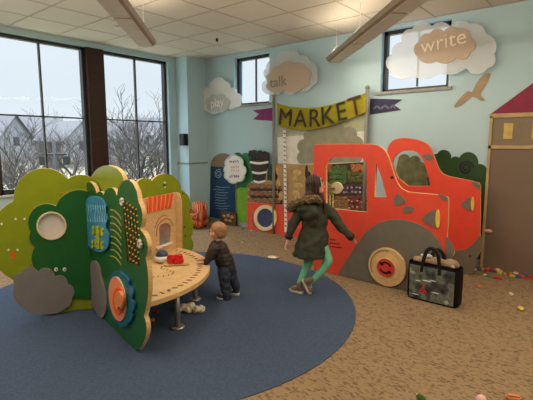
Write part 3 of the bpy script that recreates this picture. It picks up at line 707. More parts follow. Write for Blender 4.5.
# barrels of grapes, left
bar = slab('barrel_print', fM, [[(249, 159), (253.5, 183), (264.5, 183), (268.5, 158.5)]], .02, [mat('barrel_dark', (54, 44, 36), .6), BLACK], .0, .002, t)
for yy in (162.5, 172.5, 181.5): slab('barrel_hoop', fM, [smooth_loop([(249+(yy-159)*.2, yy-1.5), (258.5, yy-.3), (269-(yy-159)*.17, yy-1.5)], 4, False)+smooth_loop([(268.7-(yy-159)*.17, yy+.6), (258.5, yy+2), (249.2+(yy-159)*.2, yy+.6)], 4, False)], .004, [WHITE, WHITE], .02, 0, bar)
rnd = random.Random(21)
blobs('grapes', [(250+rnd.uniform(0, 18), 152+rnd.uniform(0, 6.5), 2, 1.8) for k in range(36)], (44, 36, 34), t, off=.02)
slab('bottle_print', fM, [[(268, 165), (267, 180), (274, 181), (274, 164)]], .004, [mat('bottle_green', (40, 66, 44), .5, var=.4, scale=30)]*2, .014, 0, cs_)
blobs('bread', [(251+k*5.5, 186+r2*7.2+k*.25, 4.2, 2.3) for r2 in range(3) for k in range(6 if r2 != 1 else 5)], (136, 98, 66), cs_, var=.45)
blobs('dark_rye', [(254+k*6, 189.5+r2*7.2, 4.5, 1.5) for r2 in range(3) for k in range(5)], (66, 46, 36), cs_)
blobs('cheese', [(297, 173, 4.5, 3), (295, 179, 3, 2.5), (298, 186, 5, 2.5), (296, 194, 3.5, 3), (300, 200, 6, 3), (276.5, 172, 1.6, 4), (278, 186, 2.5, 6), (280, 197, 2.5, 5)], (202, 168, 110), cs_, var=.3)
blobs('wine_bottle', [(276, 174, 1.8, 5), (306.5, 172, 1.6, 6), (308.5, 176, 2.6, 4), (279, 190, 1.6, 3.5), (281, 203, 2, 4)], (54, 40, 30), cs_)
# produce seen through the truck
slab('produce_backing', fM, [[(324, 164.5), (324, 209), (366, 213), (366, 162)]], .003, [mat('produce_dark', (66, 54, 34), .6, var=.3, scale=12)]*2, .014, 0, cs_)
rnd = random.Random(33)
def rows_(u0, u1, v0, v1, nu, nv, r): return [(u0+(u1-u0)*(i+.5+rnd.uniform(-.25, .25))/nu, v0+(v1-v0)*(j+.5+rnd.uniform(-.2, .2))/nv, r*rnd.uniform(.8, 1.2), r*rnd.uniform(.7, 1.1)) for i in range(nu) for j in range(nv)]
blobs('pineapple', rows_(325, 331, 165, 171, 2, 2, 2.6), (160, 92, 50), cs_, off=.017)
blobs('lettuce', rows_(330, 346, 166, 184, 5, 4, 2.8), (72, 106, 52), cs_, off=.017)
blobs('carrot', rows_(351, 366, 164.5, 171, 5, 2, 2.2), (170, 108, 60), cs_, off=.017)
blobs('broccoli', rows_(348, 366, 172, 183, 5, 3, 2.4), (92, 96, 48), cs_, off=.017)
blobs('cabbage', rows_(325, 334, 184, 196, 2, 3, 3.2), (126, 118, 62), cs_, off=.017)
blobs('aubergine', rows_(341, 366, 185, 195, 8, 3, 1.8), (74, 58, 76), cs_, off=.017)
blobs('onion', rows_(341, 366, 186, 194, 6, 2, 1.2), (176, 160, 160), cs_, off=.022)
blobs('potato', rows_(335, 348, 196, 211, 4, 4, 2.2), (140, 106, 68), cs_, off=.017)
blobs('red_apple', rows_(348, 366, 196, 211, 6, 4, 2.1), (112, 62, 48), cs_, off=.017)
blobs('leek', [(327+k*3, 202, 1.0, 7) for k in range(3)], (196, 176, 110), cs_, off=.019)
blobs('radish', rows_(346, 364, 198, 210, 4, 2, 1.0), (206, 150, 140), cs_, off=.024)
# red base with porthole
rb = slab('stall_base', fM, [[(247, 202), (247, 231), (366, 250), (366, 211.5)]], .03, [RED, PLYEDGE], 0, .002, t, clamp=.0); rb['label'] = 'red base board'
po = slab('porthole', fM, [ell(265, 218, 11.5, 13), ell(265, 218, 8.2, 9.4)], .03, [CREAM, GOLD], .03, .003, rb); po['label'] = 'cream ring around a blue disc'
slab('porthole_disc', fM, [ell(265, 218, 8.4, 9.6)], .012, [mat('porthole_blue', (66, 74, 112), .35), NAVY], .03, .001, po)
bm = bmesh.new()
for k in range(20):
    u, v = 248.5+rnd.uniform(0, 7), 205+rnd.uniform(0, 22); stroke_bm(bm, fM, [(u, v), (u+rnd.uniform(1, 3), v+rnd.uniform(-1, 1))], .03, .03)
from_bm('faded_print', bm, mat('faded_pink', (206, 116, 92), .6), rb)
# pennants
def pennant(nm, pts, m, label):
    tt_ = slab(nm, Frame((0, 5.98, 0), 0), [pts], .008, [m, m], .0, 0, None, label=label, cat='flag'); return tt_
pennant('pennant_flag', [(252.5, 110.5), (259, 114), (253, 119.5), (273, 121), (273, 107.5)], mat('pennant_purple', (128, 34, 106), .6), 'purple swallow-tail pennant on the wall left of the banner')
pennant('pennant_flag', [(370, 98.5), (370, 114.5), (401, 110), (394, 105), (402, 99.5)], mat('pennant_navy', (52, 52, 86), .6), 'navy blue swallow-tail pennant on the wall right of the banner')
bm = bmesh.new()
for (u, v, w_) in ((377, 108, 3.5), (385, 107.5, 4), (393, 107, 2.5)): stroke_bm(bm, fW, [(u-w_, v+1), (u, v-2), (u+w_, v+1)], .03, -.0169)
from_bm('pennant_print', bm, mat('pennant_pale', (110, 112, 140), .6), bpy.data.objects['pennant_flag.001'])
# ---------------------------------------------------------------- word clouds
frost = bpy.data.materials.new('frosted_acrylic'); frost.use_nodes = True; nt = frost.node_tree; nb = nt.nodes['Principled BSDF']
nb.inputs['Base Color'].default_value = (*srgb((246, 250, 252)), 1); nb.inputs['Roughness'].default_value = .35; nb.inputs['Alpha'].default_value = .72
mill = mat('cloud_inner', (196, 200, 202), .5, var=.03, alpha=.9)
mill2 = mat('cloud_inner_tan', (200, 180, 160), .5, var=.04, alpha=.85)
frost2 = frost.copy(); frost2.name = 'clear_frosted_acrylic'; frost2.node_tree.nodes['Principled BSDF'].inputs['Alpha'].default_value = .46; frost2.node_tree.nodes['Principled BSDF'].inputs['Base Color'].default_value = (*srgb((224, 232, 238)), 1)
def word_cloud(word, out, inner, tp, size, rot, label, mi, y=5.93, col=WHITE):
    fr = Frame((0, y, 0), 0); me = [fr.t(p[0], p[1], .01) for p in out]
    cx = sum(p[0] for p in me)/len(me); z0 = min(p[1] for p in me)
    t = empty('word_cloud', (cx, y, z0), label, 'sign')
    slab('cloud_board', fr, [arcs([(p[0], p[1], p[2]*.72) for p in out], 8)], .01, [frost if word == 'play' else frost2]*2, 0, .002, t)
    slab('cloud_inner', fr, [arcs(inner, 8)], .008, [mi, mi], .01, .001, t)
    text('word', word, fr, tp[0], tp[1], size, col, t, .018, .006, rot)
    for (u, v) in ((out[1][0], out[1][1]+4),):
        x, z = fr.t(u, v); tube('standoff', [(x, y, z), (x, YB-.001, z)], .008, STEEL, t, 8)
word_cloud('play', [(202, 101, .4), (203, 92, .4), (210, 88, .4), (214, 80, .4), (225, 81, .35), (230, 88, .4), (237, 93, .4), (241, 102, .4), (236, 107, .3), (227, 108, .3), (219, 112, .3), (208, 112, .35)],
           [(207, 106, .35), (209, 98, .3), (217, 95, .3), (226, 98, .35), (229, 105, .3), (222, 110, .2), (212, 111, .3)], (217, 103), .24, .05, 'frosted cloud sign reading play, leftmost of the word clouds', mill, col=mat('word_pale', (250, 248, 244), .5))
word_cloud('talk', [(268, 80, .4), (266, 68, .35), (276, 60, .4), (288, 52, .4), (300, 56, .4), (310, 62, .4), (316, 75, .4), (312, 86, .3), (298, 91, .3), (282, 92, .3), (270, 94, .4), (262, 88, .4)],
           [(268, 82, .35), (270, 73, .3), (280, 67, .35), (294, 65, .35), (305, 68, .35), (309, 79, .3), (304, 87, .2), (285, 90, .15), (271, 91, .35)], (278, 82), .25, .05, 'frosted cloud sign reading talk beside the left small window', mill2, col=mat('word_grey', (128, 122, 118), .5))
word_cloud('write', [(389, 70, .4), (392, 54, .35), (402, 42, .4), (412, 29, .35), (432, 26, .3), (450, 26, .3), (470, 24, .35), (486, 34, .4), (494, 54, .4), (488, 68, .4), (466, 68, .2), (440, 73, .2), (412, 76, .35)],
           [(417, 56, .35), (420, 42, .3), (430, 34, .3), (444, 32, .3), (458, 30, .35), (470, 38, .4), (470, 52, .3), (456, 58, .2), (436, 61, .25)], (443, 42), .27, .10, 'large frosted cloud sign reading write overlapping the right small window', mill2, y=5.90, col=mat('word_cream', (236, 224, 206), .5))
# bird
bird = [(454, 106), (461, 97), (468, 91), (472, 92), (476, 84), (482, 76), (489, 73), (490, 76), (485, 86), (480, 94), (484, 99), (482, 101), (476, 98), (471, 97), (464, 103), (457, 107)]
slab('bird_cutout', Frame((0, 5.98, 0), 0), [smooth_loop(bird, 3)], .01, [mat('bird_tan', (164, 146, 118), .7), PLYEDGE], 0, .001, None, label='tan flying bird silhouette on the wall above the truck', cat='wall decoration')
# ---------------------------------------------------------------- green bushes right
t = slab('hedge_panel', Frame((0, 5.979, 0), 0), [arcs([(428, 175), (431, 162, .3), (437, 154, .45), (451, 159, .25), (459, 158, .45), (478, 164, .3), (486.5, 175), (484, 262), (430, 258)], 10)], .01, [mat('hedge_green', (36, 72, 34), .45), DGREEN2], 0, .002, None, clamp=.1, label='dark green hedge panel with a swirl behind the red truck', cat='wall panel')
bm = bmesh.new(); sw = [(466+(1+k*.17)*math.cos(k*.5)*1.4, 168+(1+k*.17)*math.sin(k*.5)*1.4) for k in range(26)]
stroke_bm(bm, Frame((0, 5.979, 0), 0), sw, .022, .01); from_bm('swirl', bm, BLACK, t)
slab('shrub_cutout', Frame((0, 5.955, 0), 0), [arcs([(394, 180), (398, 160, .4), (410, 158, .4), (420, 162, .3), (426, 180), (426, 192), (394, 192)], 8)], .012, [mat('shrub_olive', (112, 120, 84), .6, var=.35, scale=9)]*2, .0, .001, None, label='olive shrub picture on the wall seen through the rear truck window', cat='wall panel')
# ---------------------------------------------------------------- building facade at the right
fF = Frame((0, 5.965, 0), 0)
t = empty('building_facade', (-.5, 5.96, 0), 'large taupe building facade cut-out with magenta roof at the right edge', 'wall panel')
taupe = mat('facade_taupe', (120, 104, 90), .6, var=.06, scale=2); tl = mat('facade_upper', (128, 116, 94), .6, var=.06); ledge = mat('facade_trim', (178, 156, 112), .6)
xl = -1.28; xr = .3
slab('facade_wall', fF, [[(xl, .0), (xl-.01, 1.57), (xr, 1.57), (xr, 0)]], .012, [taupe, ledge], 0, .002, t, px=False)
slab('facade_upper_wall', fF, [[(xl-.01, 1.57), (xl-.02, 1.97), (xr, 1.97), (xr, 1.57)]], .012, [tl, ledge], 0, .002, t, px=False)
bm = bmesh.new()
for (x0, x1, z0, z1) in ((xl-.03, xr+.03, 1.93, 1.98), (xl-.02, xr+.02, 1.55, 1.59), (xl-.02, xl+.012, 0, 1.95), (xr-.012, xr+.02, 0, 1.95)): box_bm(bm, ((x0+x1)/2, 5.945, (z0+z1)/2), (x1-x0, .014, z1-z0))
from_bm('facade_moulding', bm, ledge, t)
slab('roof', fF, [[(xl-.02, 1.98), ((xl+xr)/2, 2.62), (xr+.02, 1.98)]], .014, [mat('roof_magenta', (132, 18, 62), .5), ledge], 0, .002, t, px=False)
for k in range(5):
    x = xl+.14+k*.3; slab('painted_window', fF, [[(x, 1.67), (x, 1.86), (x+.1, 1.86), (x+.1, 1.67)]], .006, [mat('window_paint', (196, 172, 96), .5)]*2, .012, .001, t, px=False)
kb = ony(488, 231, 5.94); ball('door_knob', kb, (.05, .02, .025), mat('knob_pink', (224, 176, 150), .5), t)
# ================================================================ RED TRUCK
fT1 = Frame((0, 4.48, 0), 0); fT2 = Frame((0, 5.55, 0), 0)
tk = empty('toy_truck', (-2.1, 5.0, 0), 'red wooden play truck with two cut-out side panels and round wheel', 'play vehicle')
front = [(313.5, 147), (314, 145)]+smooth_loop([(316, 144.5), (345, 144), (372, 144.3), (381, 147), (387, 154), (391, 165), (396, 180), (401, 188), (408, 192)], 4, False)+[(425, 193.5), (440, 195), (447.5, 197)]+smooth_loop([(448.5, 200), (448, 225), (447, 238), (452, 246), (454, 254), (449, 259), (445, 262)], 3, False)+[(440, 300), (313, 300)]
win1 = smooth_loop([(326, 172), (326.5, 165), (331, 158.5), (338, 157), (352, 157), (361, 157.5)], 3, False)+[(362.5, 158), (366.5, 164), (366.8, 212), (326, 208)]
win2 = arcs([(375, 164), (374.5, 196), (386, 197), (383, 183)][::-1])
win2 = [(376, 163), (374.5, 197), (386.5, 197), (381.5, 178)]
tf = slab('side_panel', fT1, [front, win1, win2], .035, [RED, PLYEDGE], -.035, .003, tk, clamp=.004); tf['label'] = 'red side panel nearest the viewer'
rear = [(387, 200), (386.5, 160)]+smooth_loop([(387.5, 148), (392, 141), (402, 138), (414, 139), (424, 142), (430, 147), (434, 156), (438, 167), (442, 173), (448, 176)], 4, False)+[(470, 180.5), (479, 183)]+smooth_loop([(480.5, 186), (480.5, 220), (480, 236), (482, 242), (480, 252), (474, 262)], 3, False)+[(466, 300), (387, 300)]
rwin = [(392.5, 164)]+smooth_loop([(394, 158), (400, 152), (410, 150.5), (418, 153), (423, 160), (428, 175), (430, 186)], 3, False)+[(408, 186), (398, 178)]
tr_ = slab('side_panel', fT2, [rear, rwin], .035, [RED, PLYEDGE], -.035, .003, tk, clamp=.004); tr_['label'] = 'red side panel nearer the wall'
# fenders
g = [(338, 300)]+smooth_loop([(338.5, 273), (345, 262), (355, 247), (366, 232), (379, 223), (393, 219.5), (408, 221), (422, 226), (434, 235), (442, 248), (445, 262)], 4, False)+[(445, 300)]
slab('fender', fT1, [g], .012, [FENDER, FENDER], .0, .002, tf, clamp=.006)['label'] = 'grey wheel arch'
g2 = smooth_loop([(448, 262), (456, 251), (466, 249), (474, 243), (479, 236), (482, 240), (480.5, 250), (475, 262), (472, 275), (448, 275)], 3)
slab('fender', fT2, [g2], .012, [FENDER, FENDER], .0, .002, tr_, clamp=.006)['label'] = 'grey bumper at the bottom right'
discs('bolt', fT2, .012, [(470, 256, 1.0, 1.0)], BLACK, tr_)
g3 = smooth_loop([(446, 238), (450, 241), (454, 250), (451, 257), (446, 258)], 4)
slab('bumper_patch', fT1, [g3], .01, [FENDER, FENDER], .0, .001, tf)
# wheel
cx, cz = fT1.t(388, 266.5); fw_ = fT1
def disc_part(nm, rad, t_, off, m, parent, ht=None):
    return slab(nm, fT1, [[(cx+rad*math.cos(2*PI*k/48), cz+rad*math.sin(2*PI*k/48)) for k in range(48)]], t_, [m, PLYEDGE], off, .004, parent, px=False)
wh = disc_part('wheel', .222, .03, .012, PLY, tk)
disc_part('wheel_ring', .16, .004, .042, mat('ply_pale', (224, 186, 132), .5), wh)
hubm = disc_part('wheel_hub', .105, .02, .046, mat('hub_red', (206, 62, 50), .45), wh)
bm = bmesh.new()
for a0_ in (0.4, 0.4+PI):
    pts = [(cx+.066*math.cos(a0_+k*.28), cz+.06*math.sin(a0_+k*.28)) for k in range(9)]
    stroke_bm(bm, fT1, pts, .02, .066, px=False)
    e_ = pts[-1]; d_ = a0_+8*.28+PI/2
    stroke_bm(bm, fT1, [(e_[0]+.03*math.cos(d_-2.3), e_[1]+.03*math.sin(d_-2.3)), e_, (e_[0]+.035*math.cos(d_+2.3), e_[1]+.035*math.sin(d_+2.3))], .016, .066, px=False)
from_bm('turning_arrows', bm, BLACK, wh)
bm = bmesh.new()
for k in range(26):
    if k % 13 == 12: continue
    a = .5+k*.075*1.15; R_ = .19
    stroke_bm(bm, fT1, [(cx+R_*math.cos(a+1)-.006, cz+R_*math.sin(a+1)-.008), (cx+R_*math.cos(a+1)+.004, cz+R_*math.sin(a+1)+.01)], .006, .042, px=False)
from_bm('wheel_lettering', bm, eng, wh)
# lights, leaves
yel = mat('lamp_yellow', (232, 186, 84), .4)
for fr, pa, dx, dy in ((fT1, tf, 0, 0), (fT2, tr_, 36, -16)):
    hl = slab('headlight', fr, [smooth_loop([(422+dx, 219+dy), (428+dx, 213+dy), (437+dx, 210+dy), (438+dx, 228+dy), (432+dx, 226+dy), (426+dx, 223+dy)] if dx == 0 else [(461, 205), (466, 199.5), (472, 198), (472.5, 211), (466, 209)], 3)], .012, [FENDER, FENDER], 0, .001, pa)
    slab('lamp', fr, [ell(437.5, 219, 2.2, 9)] if dx == 0 else [ell(472.5, 204, 1.8, 7)], .02, [yel, yel], .0, .002, hl)
for pts in ([(394, 198), (398, 194), (403, 198), (405, 203), (400, 205), (395, 206)], [(403, 208), (408, 206), (414, 208), (411, 212), (404, 213)], [(438, 193.8), (446, 196.5), (446.5, 201), (441, 198)]):
    slab('leaf_cutout', fT1, [smooth_loop(pts, 3)], .008, [FENDER, FENDER], 0, .001, tf)
slab('leaf_cutout', fT2, [smooth_loop([(423, 155), (429, 154), (433, 158), (430, 161), (425, 159)], 3)], .008, [FENDER, FENDER], 0, .001, tr_)
slab('leaf_cutout', fT2, [smooth_loop([(472, 182), (479, 184), (479, 190), (475, 187)], 3)], .008, [FENDER, FENDER], 0, .001, tr_)
discs('bolt', fT1, 0, [(392, 177.5, 1.6, 1.6)], mat('bolt_dark', (70, 24, 22), .5), tf)
bm = bmesh.new(); rnd = random.Random(12)
for r2, n_ in ((239.5, 3), (243, 5), (246.5, 6)):
    for k in range(n_): stroke_bm(bm, fT1, [(330+k*2.1, r2+k*.25), (331.5+k*2.1, r2-.3+k*.25)], .014, 0)
from_bm('small_lettering', bm, mat('text_dark_red', (110, 30, 26), .6), tf)
# cab parts between the panels
x0 = fT1.t(336, 188, -.08)
slab('steering_wheel', Frame((0, 4.62, 0), 0), [ell(336.3, 188, 5.6, 5.8)], .03, [mat('wheel_cream', (206, 198, 158), .5), CREAM], 0, .003, tk)
x_ = Frame((0, 4.62, 0), 0).t(336.3, 188)
box('steering_bracket', (x_[0]-.16, 4.515, x_[1]-.008), (x_[0], 4.60, x_[1]+.008), FENDER, tk)
box('seat_bench', (-2.55, 4.5, .0), (-1.95, 5.52, .42), RED, tk, .01)
box('dashboard', (-2.1, 4.49, .6), (-2.06, 5.5, .78), mat('truck_red_board', (206, 70, 50), .5), tk)
# ================================================================ TOTE BAG
bp_ = onz(406.5, 297); bq = onz(456.5, 309.5)
fG = Frame((bp_.x, bp_.y, 0), math.degrees(math.atan2(bq.y-bp_.y, bq.x-bp_.x))); BW = (bq-bp_).length; BH = .40; BD = .16
tb = empty('tote_bag', fG.w(BW/2, 0, -BD/2), 'black tote bag with a dark wintry print standing on the carpet by the truck wheel', 'bag')
printm = mat('bag_print', (60, 70, 66), .35, spec=.5); nt, b = nodes_of(printm)
tc = add(nt, 'ShaderNodeTexCoord'); n = add(nt, 'ShaderNodeTexNoise'); n.inputs['Scale'].default_value = 9; n.inputs['Detail'].default_value = 6; nt.links.new(tc.outputs['Object'], n.inputs['Vector'])
cr = add(nt, 'ShaderNodeValToRGB'); e = cr.color_ramp.elements; e[0].position = .36; e[0].color = (*srgb((34, 36, 36)), 1); e[1].position = .72; e[1].color = (*srgb((176, 194, 192)), 1)
for p_, c_ in ((.46, (70, 78, 76)), (.55, (110, 124, 120)), (.62, (92, 84, 62))): q = e.new(p_); q.color = (*srgb(c_), 1)
nt.links.new(n.outputs['Fac'], cr.inputs[0]); nt.links.new(cr.outputs[0], b.inputs['Base Color'])
bm = bmesh.new(); rings = []
for z, w_, d_ in ((0.0, .96, .92), (.03, 1, 1), (.15, 1.02, 1.0), (.27, 1.02, .92), (BH-.02, 1.02, .8), (BH, 1.0, .74)):
    rg = []
    for k in range(32):
        a = 2*PI*(k+.5)/32; ca, sa = math.cos(a), math.sin(a); q = .18
        x = (abs(ca)**q)*(1 if ca > 0 else -1)*BW/2*w_; y = (abs(sa)**q)*(1 if sa > 0 else -1)*BD/2*d_
        rg.append(bm.verts.new(fG.w(BW/2+x, z+.004*math.sin(k), -BD/2+y+.006*math.sin(z*22+k))))
    rings.append(rg)
for a, c in zip(rings, rings[1:]):
    for k in range(32): bm.faces.new((a[k], a[(k+1) % 32], c[(k+1) % 32], c[k]))
bm.faces.new(rings[0])
bmesh.ops.solidify(bm, geom=bm.faces[:], thickness=.006)
bdy = from_bm('bag_body', bm, mat('bag_black', (20, 20, 22), .5), tb, smooth=True)
pr_ = slab('front_print', fG, [[(.03, .02), (.025, BH-.03), (BW-.03, BH-.03), (BW-.03, .02)]], .004, [printm, BLACK], .006, .001, tb, px=False); pr_['label'] = 'printed wintry village scene'
bm = bmesh.new()
for (x, y, r1, r2) in ((.17, .12, .018, .03), (.185, .165, .012, .014), (.15, .1, .02, .012), (.2, .1, .016, .016)): ball_bm(bm, fG.w(x, y, .011), (r1, .003, r2), sub=2)
from_bm('red_figure_print', bm, mat('print_red', (190, 30, 30), .5), tb)
bm = bmesh.new()
for (x, y, r1, r2) in ((.21, .225, .05, .008), (.27, .24, .035, .006), (.12, .21, .03, .006), (.3, .12, .04, .006), (.1, .06, .04, .005)): ball_bm(bm, fG.w(x, y, .011), (r1, .003, r2), sub=2)
from_bm('snow_print', bm, mat('print_snow', (196, 206, 206), .5), tb)
for (z_, x0_, x1_, hh) in ((.008, .15, .33, .17), (-BD+.02, .17, .33, .13)):
    pts = smooth_loop([(x0_, BH-.09), (x0_+.01, BH+.01), (x0_+.04, BH+hh*.75), ((x0_+x1_)/2, BH+hh), (x1_-.03, BH+hh*.75), (x1_-.005, BH+.01), (x1_, BH-.09)], 5, False)
    tube('handle', [fG.w(x, y, z_+(0 if z_ > 0 else 0)) for x, y in pts], (.02, .006), BLACK, tb, 8)
bm = bmesh.new()
for (x, d_, w_, h_) in ((.13, -.07, .11, .04), (.27, -.09, .14, .05), (.40, -.11, .08, .05)): ball_bm(bm, fG.w(x, BH+.012, d_), (w_, .05, h_))
fused('folded_clothes', bm, mat('taupe_fleece', (150, 128, 104), .9, var=.2), tb, vox=.01, it=3, jit=.012, jscale=20)
bm = bmesh.new(); ball_bm(bm, fG.w(.16, BH+.06, -.08), (.06, .035, .025)); ball_bm(bm, fG.w(.42, BH+.0, -.1), (.035, .04, .03))
fused('white_garment', bm, mat('white_garment', (206, 206, 204), .8), tb, vox=.008, it=3, jit=.014, jscale=26)
# ================================================================ SMALL ARMCHAIR
ac = onz(195, 227); ca = Vector((-6.24, 5.36, 0)); ac = empty('toddler_armchair', ca, 'small striped red and tan child armchair against the wall below the speaker', 'chair')
strp = mat('striped_upholstery', (170, 80, 60), .9); nt, b = nodes_of(strp)
tc = add(nt, 'ShaderNodeTexCoord'); wv = add(nt, 'ShaderNodeTexWave'); wv.inputs['Scale'].default_value = 6; wv.bands_direction = 'X'; nt.links.new(tc.outputs['Object'], wv.inputs['Vector'])
cr = add(nt, 'ShaderNodeValToRGB'); e = cr.color_ramp.elements; e[0].color = (*srgb((168, 56, 44)), 1); e[1].color = (*srgb((196, 150, 96)), 1); q = e.new(.5); q.color = (*srgb((196, 96, 60)), 1)
nt.links.new(wv.outputs['Fac'], cr.inputs[0]); nt.links.new(cr.outputs[0], b.inputs['Base Color'])
RZ = Matrix.Rotation(math.radians(12), 3, 'Z')
def cc(x, y, z): return ca+RZ @ (Vector((x, y, z))*1.15)
def cush(nm, c, s, bev=.03):
    bm = bmesh.new(); box_bm(bm, cc(*c), [q*1.15 for q in s], RZ); bmesh.ops.bevel(bm, geom=bm.edges[:], offset=bev, segments=4, affect='EDGES'); from_bm(nm, bm, strp, ac, smooth=True)
cush('base', (0, 0, .09), (.36, .3, .14)); cush('seat_cushion', (0, -.03, .19), (.22, .24, .08))
cush('backrest', (0, .12, .26), (.30, .1, .32), .045); cush('armrest', (-.145, -.02, .2), (.08, .26, .2), .035); cush('armrest', (.145, -.02, .2), (.08, .26, .2), .035)
for sx_ in (-1, 1):
    for sy_ in (-1, 1): tube('foot', [cc(sx_*.13, sy_*.1, 0), cc(sx_*.13, sy_*.1, .03)], .015, BLACK, ac, 8)
# ================================================================ THINGS ON THE FLOOR
toyc = {'yellow': (214, 186, 84), 'blue': (84, 98, 140), 'green': (70, 140, 80), 'red': (172, 70, 58), 'white': (214, 206, 190), 'orange': (220, 130, 60), 'purple': (110, 80, 130)}
def play_food(u, v, c, s, label, shape='ball', grp=None, dr=(1, 1, .6)):
    p = onz(u, v); m = mat('toy_'+c, toyc[c], .5)
    if shape == 'ball':
        bm = bmesh.new(); ball_bm(bm, (p.x, p.y, s*dr[2]), (s*dr[0], s*dr[1], s*dr[2]), Matrix.Rotation(u, 3, 'Z')); ball_bm(bm, (p.x+s*.5, p.y, s*dr[2]*1.1), s*.45, sub=2)
        return fused('toy_food', bm, m, None, s*.12, 3, label=label, cat='toy', group=grp)
    if shape == 'block':
        return rbox('toy_block', (p.x, p.y, s*.4), (s*1.8, s*1.2, s*.8), u, m, None, s*.2, label=label, cat='toy', group=grp)
    bm = bmesh.new(); tube_bm(bm, [(p.x, p.y, .0), (p.x, p.y, s*.25), (p.x, p.y, s*.4)], [s*.8, s*1.1, s*.9], 16)
    return from_bm('toy_plate', bm, m, None, label=label, cat='toy', group=grp)
p = onz(273.5, 257.5, .006)
bm = bmesh.new(); tube_bm(bm, [(p.x, p.y, .006), (p.x, p.y, .014), (p.x, p.y, .02), (p.x, p.y, .014)], [.06, .085, .085, .06], 28)
from_bm('toy_plate', bm, CREAM, label='cream oval toy plate at the far edge of the navy rug', cat='toy')
play_food(479.5, 287.5, 'orange', .025, 'small pinkish toy piece on the carpet, left of the two right-hand pieces', 'block')
play_food(511, 295, 'white', .03, 'small white toy piece on the carpet below the building facade', 'block')
play_food(520.5, 310, 'yellow', .035, 'yellow and white toy piece lying on the carpet at the right', 'ball', None, (1.3, .7, .5))
play_food(242, 243, 'white', .02, 'tiny white crumb on the carpet between toddler and stall', 'block'); play_food(242.5, 229.5, 'green', .025, 'small pale green toy on the carpet below the bush panel', 'ball'); play_food(251.5, 231, 'white', .022, 'small white toy on the carpet beside the red stall base', 'block')
# clutter along the facade
rnd = random.Random(17); cols = ['white', 'yellow', 'blue', 'green', 'red', 'orange', 'purple']
lst = []
for k in range(34):
    u = 479+k*1.9+rnd.uniform(-1, 1); vb = 267+(u-481)*.172+rnd.uniform(.8, 4.5)
    c = 'yellow' if 497 < u < 515 and rnd.random() < .8 else ('blue' if 512 < u < 522 and rnd.random() < .6 else rnd.choice(cols))
    play_food(u, vb, c, rnd.uniform(.02, .036), 'small bright plastic toy piece in the litter along the foot of the building facade', rnd.choice(['ball', 'block', 'block', 'plate']), 'litter of toys along the facade')
for (u, v, c) in ((488, 277, 'green'), (492, 278.5, 'green'), (496, 279, 'red'), (500, 279.5, 'red'), (485, 275.5, 'white')):
    play_food(u, v, c, .026, 'small %s toy bead lying in front of the toy litter by the facade' % c, 'block', '%s beads in front of the litter' % c)
play_food(457, 266, 'white', .03, 'small white scrap on the carpet under the truck bumper', 'block'); play_food(474, 270, 'white', .03, 'small white scrap at the foot of the hedge panel', 'block')
# bottom edge toys
p = onz(421, 401.5); bm = bmesh.new(); ball_bm(bm, (p.x, p.y, .02), (.035, .012, .03), Matrix.Rotation(.6, 3, 'Y'))
t = from_bm('toy_leaf', bm, mat('leaf_toy', (70, 110, 60), .5), label='green toy leaf with pale edge at the bottom edge of the view', cat='toy')
tube('leaf_rim', [(p.x-.03, p.y, .04), (p.x-.005, p.y, .035), (p.x+.02, p.y, .01)], .005, CREAM, t, 8)
p = onz(481, 404); ball('toy_ball', (p.x, p.y, .03), (.03, .03, .03), mat('pink_toy', (226, 180, 180), .5), label='pale pink toy ball at the bottom edge of the view', cat='toy')
p = onz(513, 403); rbox('toy_block', (p.x, p.y, .03), (.09, .05, .05), .4, mat('tan_block', (196, 128, 84), .5), None, .012, label='tan wooden toy wedge at the bottom right corner', cat='toy')
# ================================================================ PEOPLE
skin = mat('skin', (222, 172, 146), .55, var=.04)
class Bill:
    """upright figure frame at a floor point: u,v in the figure's own elevation, d metres further away"""
    def __init__(s, base):
        s.b = Vector(base); s.n = Vector((FWD.x, FWD.y, 0)).normalized()
        r = s.b.copy(); r.z = 0; s.n = r.normalized(); s.r = Vector((s.n.y, -s.n.x, 0))
    def p(s, u, v, d=0):
        r = ray(u, v); q = EYE + r*((s.b-EYE).dot(s.n)/r.dot(s.n)); return q+s.n*d
def limb(bm, pts, rad, n=14):
    P = smooth_loop([(*p, r) for p, r in zip(pts, rad)], 4, False)
    tube_bm(bm, [Vector(q[:3]) for q in P], [q[3] for q in P], n)
    ball_bm(bm, pts[0], rad[0], sub=2); ball_bm(bm, pts[-1], rad[-1], sub=2)
def hand(bm, wrist, dirv, side, s, curl=.5):
    """palm + four fingers + thumb; dirv: pointing direction, side: thumb side"""
    d = dirv.normalized(); sd = (side-d*side.dot(d)).normalized(); n = d.cross(sd)
    R = Matrix((sd, d, n)).transposed()
    ball_bm(bm, wrist+d*.045*s, (.036*s, .046*s, .016*s), R, 2)
    for i, l in enumerate((.9, 1.0, .93, .74)):
        a = wrist+d*.078*s+sd*(.026-.0175*i)*s; q = [a-d*.02*s, a+d*.026*l*s, a+d*.044*l*s+n*.012*curl*s*2, a+d*.052*l*s+n*.03*curl*s*1.6]
        tube_bm(bm, q, [.0095*s, .0085*s, .0078*s, .006*s], 8); ball_bm(bm, q[-1], .0062*s, sub=1)
    q = [wrist+d*.02*s+sd*.02*s, wrist+d*.045*s+sd*.045*s+n*.008*s, wrist+d*.07*s+sd*.055*s+n*.018*s]
    tube_bm(bm, q, [.012*s, .0098*s, .0075*s], 8); ball_bm(bm, q[-1], .0076*s, sub=1)
